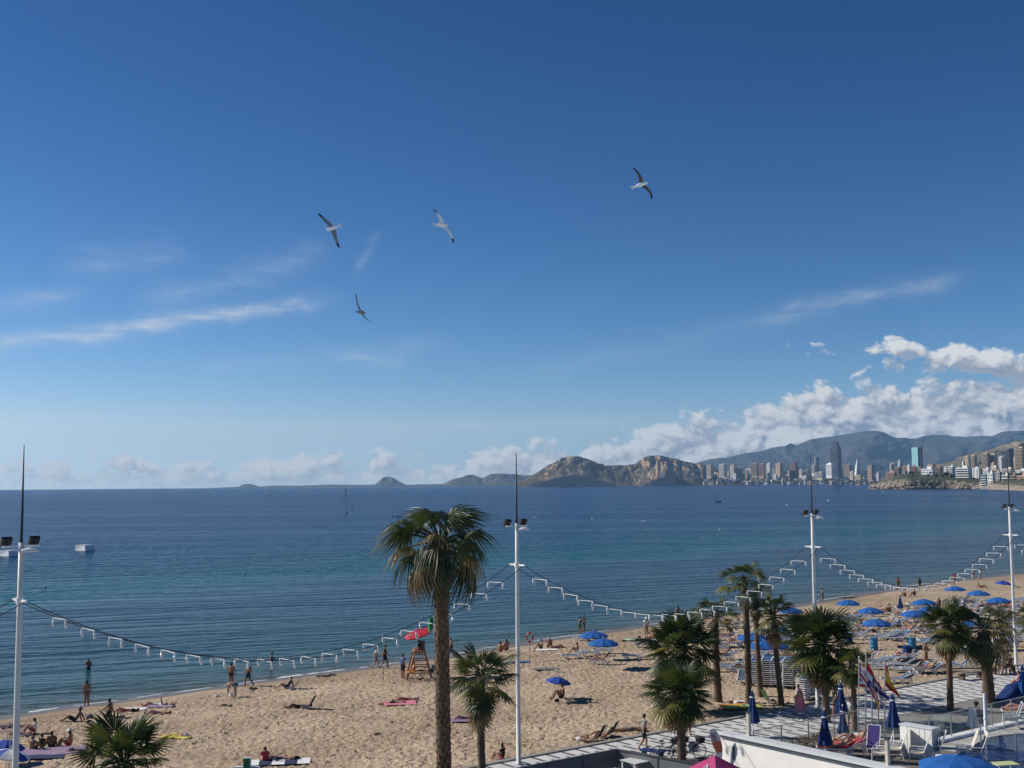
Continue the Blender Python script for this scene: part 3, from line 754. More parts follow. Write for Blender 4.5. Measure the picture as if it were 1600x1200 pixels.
# the dark stepped skyscraper
def skyscraper():
    o, w, d, H = T_(1300, 1317, 703, 743, 6150, 'slate', 'tall dark blue skyscraper with tapering crown across the bay', rot=4, win='window_navy', dep=.8, name='skyscraper', style='wide')
    for c in list(o.children):
        if c.name.startswith(('parapet', 'lift_house')): bpy.data.objects.remove(c)
    z1 = AT(1308, 692, 6150).z - o.location.z; z2 = AT(1308, 689, 6150).z - o.location.z
    b = MB(); b.box((0, 0, (H+z1)/2), (w, d, z1-H), taper=0.52); b.build('crown', 'wall_slate', o)
    b = MB(); b.box((0, 0, z1 + (z2-z1)*.4), (w*.44, d*.44, (z2-z1)*.8)); b.box((0, 0, z2 + 3), (1.4, 1.4, 8)); b.build('mast', 'wall_slate', o)
skyscraper()
# the pointed white tower: stepped, narrowing to a tip
def pointed():
    c = AT(1341, 751, 6050); k = FPX/6050; o = thing('pointed_tower', 'white stepped tower narrowing to a rounded tip across the bay', 'building', (c.x, c.y, c.z - 10), facing(c) + R(20), 'buildings of the far town')
    for i, (wp, y0, y1) in enumerate(((11, 755, 738), (9, 738, 731), (7, 731, 726), (5, 726, 721), (2.6, 721, 717.5))):
        b = MB(); z0 = AT(1341, y0, 6050).z - c.z + 10; z1 = AT(1341, y1, 6050).z - c.z + 10; w = wp/k*.8
        b.box((0, 0, (max(z0, 0)+z1)/2), (w, w, z1 - max(z0, 0)), taper=0.92); b.build('tier', 'wall_white', o)
        wb = MB()
        for j in range(int((z1-z0)/3.6)): wb.box((0, -w/2, max(z0, 0) + j*3.6 + 2), (w*.5, .4, 1.6))
        if wb.v: wb.build('windows', 'window_dark', o)['kind'] = 'stuff'
pointed()
# behind the rocky point
T_(1391, 1394, 725, 740, 3300, 'cream', 'left of two slim cream towers behind the rocky point', rot=15); T_(1394.6, 1398, 724, 740, 3300, 'cream', 'right of two slim cream towers behind the rocky point', rot=15)
T_(1386, 1402, 738, 748, 2400, 'pink', 'low pinkish building above the rocks at the point', rot=8, style='band', dep=.4)
T_(1404, 1408.5, 720, 744, 3200, 'white', 'slim white tower with flat cap behind the rocky point', rot=10)
T_(1411, 1418.5, 729, 747, 2900, 'brown', 'narrow dark brown tower left of the pale tower', rot=15); T_(1418, 1424.5, 728, 748, 2600, 'white', 'pale tower left of the turquoise tower', rot=20)
T_(1427, 1434.5, 730, 748, 2500, 'red', 'dark red block below the turquoise tower', rot=15); T_(1435, 1442, 731, 748, 2600, 'brown', 'brown block below right of the turquoise tower', rot=15)
T_(1450, 1463, 726.5, 738, 2300, 'cream', 'cream house with tiled roof behind the glassy white block', rot=10, top='tile'); T_(1463, 1475.5, 730, 750, 2100, 'brown', 'brown block between two white buildings above the rocks', rot=12, style='band')
T_(1476, 1482, 732, 750, 2000, 'white', 'narrow white block left of the stepped white building', rot=15)
T_(1508, 1518, 713.5, 738, 2700, 'tan', 'left tan high-rise behind the white balcony hotel', rot=10, style='wide'); T_(1518, 1528.5, 712.5, 738, 2750, 'tan', 'right tan high-rise behind the white balcony hotel', rot=22, style='band')
T_(1537, 1549, 708.5, 738, 2600, 'tan', 'wide tan tower with balconies, left part, on the hill foot', rot=10, style='band'); T_(1549, 1560.5, 710, 738, 2600, 'tan', 'wide tan tower with balconies, right part, on the hill foot', rot=24, style='wide')
T_(1562.5, 1568, 715, 741, 2300, 'white', 'slim white block left of the dark tower', rot=15)
T_(1589, 1606, 700, 740, 2300, 'tan', 'tall tan tower at the right edge of the town', rot=12, style='band')
T_(1538, 1550, 733, 746, 1950, 'white', 'small white house cluster below the tan tower', rot=10); T_(1550, 1563, 730, 746, 1950, 'cream', 'pale house with stepped top below the tan tower', rot=14)
T_(1528, 1537, 733, 752, 2050, 'brown', 'dark block between the hotel and the white houses', rot=10); T_(1570, 1588, 733, 748, 1950, 'cream', 'low cream block below the dark tower', rot=10, style='band')
T_(1590, 1612, 735, 748, 1950, 'white', 'low white block below the tall tan tower', rot=10)
# row on the water, right
T_(1442, 1464, 733, 751, 1830, 'white', 'white block with glassy greenish front above the rocks', rot=4, style='grid', win='window_glass', dep=.5, floors=5)
T_(1484, 1496, 729.5, 754, 1800, 'white', 'stepped white building left of the balcony hotel', rot=28, style='band', dep=.9)
T_(1497, 1521, 731.5, 757, 1720, 'white', 'white hotel with seven rows of long balconies', rot=3, style='band', floors=7, dep=.5, name='hotel')
T_(1521, 1533, 732.5, 756, 1760, 'white', 'plain white side wing of the balcony hotel', rot=0, style='wide', dep=.4)
T_(1535, 1545.5, 742, 761, 1600, 'glass', 'small glass-fronted block at the end of the far sand', rot=5, style='band', floors=5)
T_(1545, 1556, 740, 761, 1590, 'white', 'white house with square dark windows at the far sand', rot=5, style='wide', floors=4)
T_(1556, 1567.5, 738.5, 761, 1600, 'grey', 'grey gabled house with dark windows at the far sand', rot=8, style='wide', floors=5)
T_(1568, 1580.5, 743, 762, 1560, 'cream', 'cream balcony house right of the grey gabled house', rot=5, style='band', floors=4)
T_(1580.5, 1592, 743, 762, 1540, 'brown', 'brown house with white balconies near the right edge', rot=5, style='band', floors=4); T_(1592.5, 1612, 744, 763, 1520, 'pink', 'reddish house at the right edge of the far sand', rot=5, style='grid', floors=4)
# the turquoise tower and the dark tower with a pale mark
def teal():
    c = AT(1434, 742, 4200); k = FPX/4200; t = AT(1434, 699, 4200); H = t.z - c.z + 10
    o = thing('glass_tower', 'turquoise mirror-glass tower with rounded top and dark side', 'building', (c.x, c.y, c.z - 10), facing(c) + R(-24), 'buildings of the far town')
    w = 10/k; n = 6
    b = MB()
    for i in range(n*9):
        x0, zz = (i % n)/n, (i//n)/9
        b.box((-2.0/k - w/2 + w*(x0 + .5/n), -8, H*(zz + .5/9)), (w/n*.97, 1.2, H/9*.97))
    b.build('glass_front', 'teal_glass', o)['kind'] = 'stuff'
    b = MB(); b.box((-2/k, 0, H/2), (w*.98, 15, H*.995)); b.build('core', 'wall_teal', o)
    b = MB(); b.box((w/2, 2, H*.5), (4.2/k, 15, H*1.0)); b.build('shaded_side', 'wall_slate', o)  # tower's unlit side: its shade is put into the slate colour
mt = bpy.data.materials.new('teal_glass'); mt.use_nodes = True; _T = NT(mt.node_tree); _b = _T.n['Principled BSDF']
_n = _T.voro(_T.node('ShaderNodeTexCoord').outputs['Object'], 0.11, 2.0)
_T.put(_b.inputs['Base Color'], _T.mix(_T.rng(_n, 0.15, 0.6), (0.06, 0.36, 0.42, 1), (0.45, 0.80, 0.82, 1))); _b.inputs['Roughness'].default_value = 0.3
MATS['teal_glass'] = mt
teal()
o_, w_, d_, H_ = T_(1568, 1585.5, 705, 738, 2350, 'slate', 'dark tower with a white mark near its top', rot=6, style='wide', win='window_navy', name='dark_tower')
_s = MB(); r_ = w_*.11
_s.tube([(-w_*.22 + r_*math.cos(a), -d_/2 - .5, H_ - w_*.5 + r_*1.3*math.sin(a)) for a in np.linspace(2.6, 6.8, 12)], r_*.30, 6); _s.build('sign', 'wall_white', o_)
_s = MB(); _s.box((0, 0, 9), (5, 5, 18), taper=.8); _q = AT(1506, 731, 2500)
tag(_s.build('white_column', 'wall_white', loc=(_q.x, _q.y, _q.z - 4)), 'slim white column rising behind the balcony hotel', 'column')  # slim white chimney column
# low houses along the far beach
def low_houses():
    rnd = random.Random(5); spots = []
    while len(spots) < 160:
        x = rnd.uniform(1098, 1368); y = 755.4 - abs(rnd.gauss(0, 5.0))
        if y < 741: continue
        if x < 1125 and y < 748: continue
        spots.append((x, y))
    hs = []
    for i in range(8):
        w, d, h = rnd.uniform(9, 26), rnd.uniform(8, 14), rnd.uniform(4, 10)
        b = MB(); b.box((0, 0, h/2 - 4), (w, d, h + 8)); r = MB()
        if i % 3 == 0: r.box((0, 0, h + 1.2), (w*1.08, d*1.08, 2.4), taper=.35)
        else: r.box((0, 0, h + .4), (w*1.03, d*1.03, .8))
        ww = MB()
        for q in range(int(w/4)): ww.box((-w/2 + (q+.5)*4, -d/2 - .05, h*.5), (1.8, .3, h*.35))
        hs.append((b.mesh('wall', 'wall_' + ('white', 'cream', 'white', 'cream', 'pink', 'white', 'tan', 'white')[i]), r.mesh('roof', 'roof_tile' if i % 3 == 0 else 'roof_flat'), ww.mesh('windows', 'window_dark')))
    for i, (x, y) in enumerate(spots):
        Y = 5650 + (755.4 - y)*75; c = AT(x, y, Y); hh = hs[i % 8]
        o = thing('low_house', 'low pale house among trees behind the far beach', 'house', (c.x, c.y, c.z), facing(c) + R(rnd.uniform(-25, 25)), 'low houses behind the far beach')
        link('wall', hh[0], o); link('roof', hh[1], o); link('windows', hh[2], o)['kind'] = 'stuff'
low_houses()
mat('far_leaf', (0.035, 0.045, 0.022), 0.95, 0.35, 0.05)
def far_trees():
    rnd = random.Random(9); b = MB()
    for i in range(1300):
        if i < 900: x = rnd.uniform(1085, 1372); y = 755.2 - abs(rnd.gauss(0, 6.0)); Y = 5700 + (755.4 - y)*75; r = rnd.uniform(3, 7)
        elif i < 1010: x = rnd.uniform(1400, 1620); y = rnd.uniform(738, 750); Y = 2330; r = rnd.uniform(1.2, 3)
        else: x = rnd.uniform(1430, 1620); y = rnd.uniform(732, 742); Y = 2900; r = rnd.uniform(2, 4)
        if y < 738: continue
        c = AT(x, y, Y); n0 = len(b.v)
        b.lathe([(r*.3, -r), (r, 0), (r*.75, r*.7), (r*.15, r*1.15)], 6, c=c)
        for q in range(n0, len(b.v)):
            v = b.v[q]; b.v[q] = (v[0] + rnd.uniform(-.3, .3)*r, v[1], v[2] + rnd.uniform(-.25, .25)*r)
    tag(b.build('far_trees', 'far_leaf'), 'dark trees scattered between the houses of the far town', 'trees', kind='stuff')
far_trees()

# ---------------------------------------------------------------- floodlight masts and festoon lights
ARM = 9.0
m2b, m3b, m4b = P(810.5, 1194), P(1277.5, 1104), P(1588, 1045)
_q = G(31, 938, PROM_Z + ARM); m1b = Vector((_q.x, _q.y, PROM_Z))
m5b = m4b + (m4b - m3b); m0b = m1b - (m2b - m1b)
def make_mast(loc, label, d=PD):
    o = thing('light_mast', label, 'lamp post', loc, math.atan2(d.y, d.x), 'floodlight masts along the promenade')
    # local x runs along the promenade, local -y away from the sea
    b = MB(); b.lathe([(.17, 0), (.17, .04), (.105, .06), (.10, 4.0), (.092, 8.0), (.082, 10.9)], 14); b.build('pole', 'mast_paint', o, True)
    b = MB(); b.lathe([(.19, .0), (.19, .03)], 12); b.build('base_plate', 'concrete', o)
    b = MB(); b.lathe([(.055, 10.9), (.05, 11.2), (.018, 14.15)], 8); b.build('lightning_rod', 'black_metal', o, True)
    b = MB(); b.bar((0, -.56, ARM), (0, .56, ARM), .07); b.lathe([(.13, ARM-.1), (.13, ARM+.1)], 12); b.build('crossarm', 'white_paint', o)
    b = MB(); b.bar((-.6, 0, 10.78), (.6, 0, 10.78), .06); b.build('lamp_bracket', 'white_paint', o)
    for s in (-1, 1):
        f = MB(); M = Matrix.Rotation(R(38), 3, 'X')
        f.box((s*.46, .12, 10.95), (.34, .12, .30), M=M); f.build('floodlight', 'black_metal', o)
        f = MB(); f.bar((s*.46, 0, 10.78), (s*.46, .1, 10.9), .05); f.build('floodlight_yoke', 'black_metal', o)
    b = MB(); b.lathe([(.02, 10.60), (.30, 10.60), (.36, 10.64), (.28, 10.70), (.05, 10.74)], 18, c=(.08, -.34, 0)); b.bar((.03, -.1, 10.66), (.06, -.25, 10.66), .07); b.build('disc_lamp', 'white_plastic', o, True)
    return o
make_mast(m1b, 'white floodlight mast at the left edge, in front of the sea', (m2b - m1b).to_2d().normalized())
make_mast(m2b, 'white floodlight mast in the middle, beside the small dark palm')
make_mast(m3b, 'white floodlight mast behind the woman in the pink dress')
make_mast(m4b, 'white floodlight mast near the right edge, beside the two seated people')

lb = MB(); lb.bar((0, -.52, 0), (0, .52, 0), .024); BARM = lb.mesh('crossbar', 'white_plastic')
lb = MB(); lb.lathe([(.018, .04), (.028, .02), (.032, -.06), (.052, -.10)], 8); lb.lathe([(.04, -.10), (.054, -.16), (.045, -.24), (.012, -.275)], 8, k=1); LAMPM = lb.mesh('lamp', ['white_plastic', 'bulb_glass'], True)
def festoon(a, b, label, n=21, sag=3.0, t0=0.0, t1=1.0):
    a = Vector((a.x, a.y, PROM_Z + ARM)); b = Vector((b.x, b.y, PROM_Z + ARM)); d = (b - a).to_2d().normalized(); L = (b - a).length
    o = thing('festoon_string', label, 'string lights', (0, 0, 0), 0, 'festoon strings between the masts')
    def pt(t, s): p = a.lerp(b, t); return Vector((p.x - d.y*s*.5, p.y + d.x*s*.5, p.z - sag*4*t*(1-t)))
    for s in (-1, 1):
        c = MB(); c.tube([pt(t0 + (t1-t0)*i/40, s) for i in range(41)], .016, 5); c.build('cable', 'cable', o)
    for i in range(n):
        t = (1.35 + (L - 2.7)*i/(n-1))/L
        if not t0 <= t <= t1: continue
        p = (pt(t, 1) + pt(t, -1))/2
        bo = link('crossbar', BARM, o, p - Vector((0, 0, .04)), math.atan2(d.y, d.x)); bo.rotation_euler.y = random.uniform(-.06, .06); bo.rotation_euler.x = random.uniform(-.03, .03)
        for s in (-1, 1):
            l = link('lamp', LAMPM, bo, (0, s*.5, -.02)); l.rotation_euler = (random.uniform(-.12, .12), random.uniform(-.12, .12), 0)
festoon(m0b, m1b, 'festoon string leaving the left mast towards the left edge', 21, 3.0, 0.62, 1.0)
festoon(m1b, m2b, 'festoon string from the left mast across to the middle mast')
festoon(m2b, m3b, 'festoon string from the middle mast to the mast by the pink dress')
festoon(m3b, m4b, 'festoon string dipping over the water on the right', 22, 2.9)
festoon(m4b, m5b, 'festoon string leaving the right mast towards the right edge', 21, 2.9, 0.0, 0.45)

# ---------------------------------------------------------------- palms
def frond_mat(name, c0, c1, tr=0.3):
    m = bpy.data.materials.new(name); m.use_nodes = True; T = NT(m.node_tree); T.n.clear()
    oi = T.node('ShaderNodeObjectInfo').outputs['Random']; tcn = T.node('ShaderNodeTexCoord').outputs['Object']
    f = T.m('ADD', T.m('MULTIPLY', oi, 0.65), T.m('MULTIPLY', T.noise(tcn, 4.0, 4, 0.6), 0.5))
    c = T.mix(T.rng(f, 0.2, 0.9), c0 + (1,), c1 + (1,))
    p = T.node('ShaderNodeBsdfPrincipled'); T.put(p.inputs['Base Color'], c); p.inputs['Roughness'].default_value = 0.45; p.inputs['Specular IOR Level'].default_value = 0.35
    tl = T.node('ShaderNodeBsdfTranslucent'); T.put(tl.inputs[0], T.mix(1.0, c, (1.5, 1.5, 0.6, 1), 'MULTIPLY'))
    mx = T.node('ShaderNodeMixShader'); mx.inputs[0].default_value = tr; T.l.new(p.outputs[0], mx.inputs[1]); T.l.new(tl.outputs[0], mx.inputs[2])
    o = T.node('ShaderNodeOutputMaterial'); T.l.new(mx.outputs[0], o.inputs[0]); MATS[name] = m
frond_mat('frond_green', (0.030, 0.046, 0.015), (0.080, 0.096, 0.030))
frond_mat('frond_dark', (0.018, 0.032, 0.013), (0.045, 0.065, 0.024), 0.2)
frond_mat('frond_olive', (0.085, 0.095, 0.025), (0.22, 0.19, 0.06))
frond_mat('frond_dead', (0.14, 0.085, 0.038), (0.30, 0.20, 0.10), 0.2)
mat('trunk_bark', (0.115, 0.082, 0.058), 0.95, 0.45, 9.0, 0.03, 14)
mat('trunk_boots', (0.16, 0.095, 0.055), 0.9, 0.5, 6.0, 0.02, 20)
def fan(seed, Lp, Rb, nseg, spread, droop, fold=0.35, hang=0.0, arch=0.15):
    rnd = random.Random(seed); b = MB()
    n = 5; pts = [(Lp*i/n, 0, -arch*Lp*(i/n)**2) for i in range(n+1)]
    b.tube(pts, [.028, .024, .02, .018, .016, .014], 5)
    H = Vector(pts[-1]); pitch0 = -2*arch*0.8
    dl = spread/nseg
    for i in range(nseg):
        phi = -spread + 2*spread*(i+.5)/nseg
        L = Rb*(0.80 + 0.20*math.cos(phi))*rnd.uniform(.88, 1.06); ph = phi + rnd.uniform(-.03, .03)
        dr = droop*rnd.uniform(.7, 1.3)
        def pos(r, a, up=0.0):
            t = r/Rb
            x = H.x + math.cos(a)*r*(1 - 0.25*dr*t*t); y = math.sin(a)*r*(1 - 0.2*dr*t*t)
            z = H.z + pitch0*r*.5 - dr*Rb*0.55*t**2.6 - abs(math.sin(a))*r*0.22 + up
            if hang and t > .55: z -= hang*Rb*(t-.55)**1.1*rnd.uniform(.8, 1.2)
            return (x, y, z)
        w = dl*0.98
        rows = []
        for (fr, wf) in ((.06, 1.0), (.50, 1.0), (.76, .42)):
            r = L*fr; rows.append((pos(r, ph - w*wf), pos(r, ph, fold*r*w*wf), pos(r, ph + w*wf)))
        n0 = len(b.v)
        for row in rows: b.v += list(row)
        b.v.append(pos(L, ph + rnd.uniform(-.05, .05)))
        for q in range(2):
            a_ = n0 + q*3; b.face((a_, a_+1, a_+4, a_+3), q); b.face((a_+1, a_+2, a_+5, a_+4), q)
        b.face((n0+6, n0+7, n0+9), 1); b.face((n0+7, n0+8, n0+9), 1)
    return b
FM = {}
def fset(kind, mats_, **kw):
    FM[kind] = [[fan(17*i + hash(kind) % 7 * 0 + 3, **kw).mesh('frond', [m_, 'frond_dead' if (kind == 'droopy' and m_ == 'frond_olive') else m_]) for i in range(4)] for m_ in mats_]
fset('stiff', ('frond_green', 'frond_dark', 'frond_olive', 'frond_dead'), Lp=.42, Rb=.58, nseg=22, spread=R(118), droop=.25, fold=.4)
fset('droopy', ('frond_green', 'frond_dark', 'frond_olive', 'frond_dead'), Lp=.48, Rb=.52, nseg=24, spread=R(112), droop=.70, fold=.4, hang=1.7, arch=.2)
fset('upright', ('frond_green', 'frond_dark', 'frond_olive', 'frond_dead'), Lp=.50, Rb=.50, nseg=18, spread=R(88), droop=.5, fold=.4, hang=.5)
def palm(px, base, crown, rad, label, kind='stiff', n=34, tr=(.2, .16), seed=1, pit=(82, -48), dead=8, olive=.12, skirt=0.0, trunk='plain', squash=1.0, dark=.4):
    """base: foot on the ground; crown: the crown's heart; rad: reach of a frond in metres"""
    rnd = random.Random(seed); base = Vector(base); crown = Vector(crown)
    o = thing('fan_palm', label, 'palm tree', base, 0, 'fan palms along the beach promenade')
    top = crown - base; b = MB(); N = 26
    pts, rad_ = [], []
    bend = Vector((nz(seed*3.1)*.25, nz(seed*5.7)*.25, 0))
    for i in range(N+1):
        t = i/N; p = Vector((0, 0, -.3)).lerp(top, t) + bend*math.sin(math.pi*t)*.6
        pts.append(p); r = tr[0] + (tr[1]-tr[0])*min(1, t*1.6)
        if t < .08: r *= 1 + .35*(1 - t/.08)
        rad_.append(r*(1 + .07*math.sin(i*2.4)+ .05*rnd.uniform(-1, 1)))
    b.tube(pts, rad_, 12)
    for q in range(len(b.v)):
        v = Vector(b.v[q]); b.v[q] = tuple(v + Vector((nz(v.x*9, v.y*9, v.z*7), nz(v.y*9, v.z*7, v.x*9), 0))*.03)
    b.build('trunk', 'trunk_bark', o, True)
    if trunk == 'boots' or skirt:
        bt = MB(); H = top.length; z0 = 0.30*H if trunk == 'boots' else H*(1-skirt); cnt = int((H - z0)/.022) if trunk == 'boots' else 0
        for i in range(cnt):
            t = (z0 + (H - z0)*i/cnt)/H; a = i*2.39996; c = Vector((0, 0, -.3)).lerp(top, t) + bend*math.sin(math.pi*t)*.6; r = tr[1]*(.96 + .5*max(0, t-.86)/.14*.6)
            u = Vector((math.cos(a), math.sin(a), 0)); s = rnd.uniform(.7, 1.3)
            bt.bar(c + u*r*.93 - Vector((0, 0, .07)), c + u*(r + .018*s) + Vector((0, 0, .09*s)), .10*s, .03)
        if bt.v: bt.build('leaf_bases', 'trunk_boots', o)['kind'] = 'stuff'
    allm = FM[kind]
    for i in range(n + dead):
        isd = i >= n; t = (i+.5)/n if not isd else 1.0
        pitch = pit[0] + (pit[1]-pit[0])*t**0.9 + rnd.uniform(-9, 9) if not isd else rnd.uniform(-82, -58)
        a = i*2.39996 + rnd.uniform(-.25, .25)
        mi_ = 3 if isd else (2 if (rnd.random() < olive and t > .4) else (1 if rnd.random() < dark else 0))
        f = link('frond', allm[mi_][rnd.randrange(4)], o)
        s = rad*rnd.uniform(.74, 1.16)*(0.8 if isd else 1.0)*(.8 + .2*min(1, t*3))
        f.scale = (s, s, s)
        off = Vector((0, 0, (.22*(1-t) - .05)*rad if not isd else -.12*rad - skirt*rnd.random()*top.length*.9))
        f.location = top + off + Vector((math.cos(a), math.sin(a), 0))*tr[1]*.6
        f.rotation_mode = 'XYZ'
        f.rotation_euler = (rnd.uniform(-.25, .25), -R(pitch), a)
    return o
def pal(cx, cy, bx, by, wpx, label, z=PROM_Z, **kw):
    base = P(bx, by) if z == PROM_Z else S(bx, by)
    k = ppm(base); d = (base - CAM).dot(FW)
    cr = CAM + ray(cx, cy)*d
    return palm(None, base, cr, wpx*.58/k, label, **kw)
# the tall palm in front: its foot is below the picture
bq = Vector((AT(697, 1200, 34).x, 34.0, PROM_Z)); palm(None, bq, AT(688, 852, 34), 82/ppm(AT(688, 852, 34)), 'tall thick-trunked palm with drooping half-dry crown in the centre', kind='droopy', n=38, tr=(.19, .19), seed=23, pit=(84, -42), dead=4, olive=.28, trunk='boots', dark=.6)
bq = P(757, 1262); palm(None, bq, AT(752, 1058, bq.y), 66/ppm(bq), 'small dark palm with bushy brown skirt left of the middle mast', kind='stiff', n=26, tr=(.16, .15), seed=6, pit=(80, -50), dead=16, skirt=.16, olive=.2, dark=.7)
bq = Vector((AT(200, 1190, 30).x, 30, PROM_Z)); palm(None, bq, AT(192, 1192, 30), 88/ppm(AT(192, 1192, 30)), 'palm crown rising from the bottom edge at left', kind='stiff', n=34, tr=(.2, .2), seed=9, pit=(85, -30), dead=2, olive=.1, dark=.5)
pal(1062, 1082, 1065, 1191, 108, 'nearest bushy palm right of the walking man in black', n=44, tr=(.21, .2), seed=11, dead=12, skirt=.10, olive=.25, pit=(80, -62))
pal(1064, 1014, 1086, 1112, 128, 'dark bushy palm directly behind the nearest bushy palm', z=1, n=44, tr=(.24, .2), seed=12, dead=8, olive=.08, dark=.75, pit=(82, -60))
pal(1117, 966, 1123, 1097, 66, 'palm with thick bare trunk right of the two bushy palms', z=1, kind='upright', n=22, tr=(.25, .2), seed=13, dead=4, olive=.15, pit=(82, -20))
pal(1163, 912, 1170, 1102, 72, 'tallest slim palm of the twin pair above the sunbeds', z=1, kind='upright', n=24, tr=(.2, .18), seed=14, dead=3, olive=.4, pit=(82, -15))
pal(1180, 938, 1189, 1088, 64, 'second palm of the twin pair, close behind the tallest', z=1, kind='upright', n=20, tr=(.19, .16), seed=15, dead=5, olive=.3, pit=(80, -30))
pal(1209, 965, 1222, 1102, 80, 'slim leaning palm left of the pink dress', z=1, kind='upright', n=28, tr=(.19, .15), seed=16, dead=8, skirt=.06, olive=.25, pit=(82, -35))
pal(1283, 1010, 1292, 1128, 118, 'wide dark palm in front of the third mast', n=46, tr=(.23, .21), seed=17, dead=14, skirt=.12, olive=.15, dark=.6, pit=(84, -55))
pal(1331, 1040, 1336, 1142, 66, 'small yellowish palm beside the flagpoles', n=26, tr=(.15, .13), seed=18, dead=12, olive=.5, dark=.2, pit=(80, -58))
pal(1480, 978, 1485, 1109, 84, 'slender dark palm on the promenade edge, right of the flags', n=38, tr=(.19, .15), seed=19, dead=14, skirt=.12, olive=.25, pit=(84, -58))
pal(1537, 985, 1547, 1104, 96, 'ragged palm with stout peeling trunk beside the white-topped counter', kind='droopy', n=26, tr=(.36, .28), seed=20, dead=4, olive=.3, trunk='boots', pit=(82, -48))
pal(1622, 965, 1626, 1075, 70, 'palm cut off by the right edge of the picture', n=26, tr=(.2, .16), seed=21, dead=6, olive=.3)

# ---------------------------------------------------------------- people
SKINS = {'fair': (0.44, 0.27, 0.19), 'tan': (0.30, 0.165, 0.10), 'brown': (0.20, 0.105, 0.065), 'pinkish': (0.47, 0.25, 0.19)}
for k_, c_ in SKINS.items(): mat('skin_' + k_, c_, 0.55, 0.08, 6)
CL = {'black': (0.02, 0.02, 0.022), 'white': (0.75, 0.75, 0.74), 'navy': (0.02, 0.03, 0.08), 'blue': (0.05, 0.12, 0.28), 'grey': (0.16, 0.16, 0.17), 'red': (0.42, 0.05, 0.05), 'pink': (0.62, 0.20, 0.26), 'orange': (0.60, 0.22, 0.04),
      'green': (0.06, 0.14, 0.05), 'purple': (0.20, 0.09, 0.22), 'khaki': (0.28, 0.23, 0.15), 'teal': (0.03, 0.22, 0.24), 'yellow': (0.62, 0.52, 0.10), 'lilac': (0.28, 0.20, 0.30)}
for k_, c_ in CL.items(): mat('cloth_' + k_, c_, 0.9, 0.15, 5)
for k_, c_ in {'dark': (0.018, 0.013, 0.010), 'brownhair': (0.07, 0.04, 0.022), 'greyhair': (0.35, 0.34, 0.33), 'blond': (0.32, 0.22, 0.11)}.items(): mat('hair_' + k_, c_, 0.7, 0.2, 20)

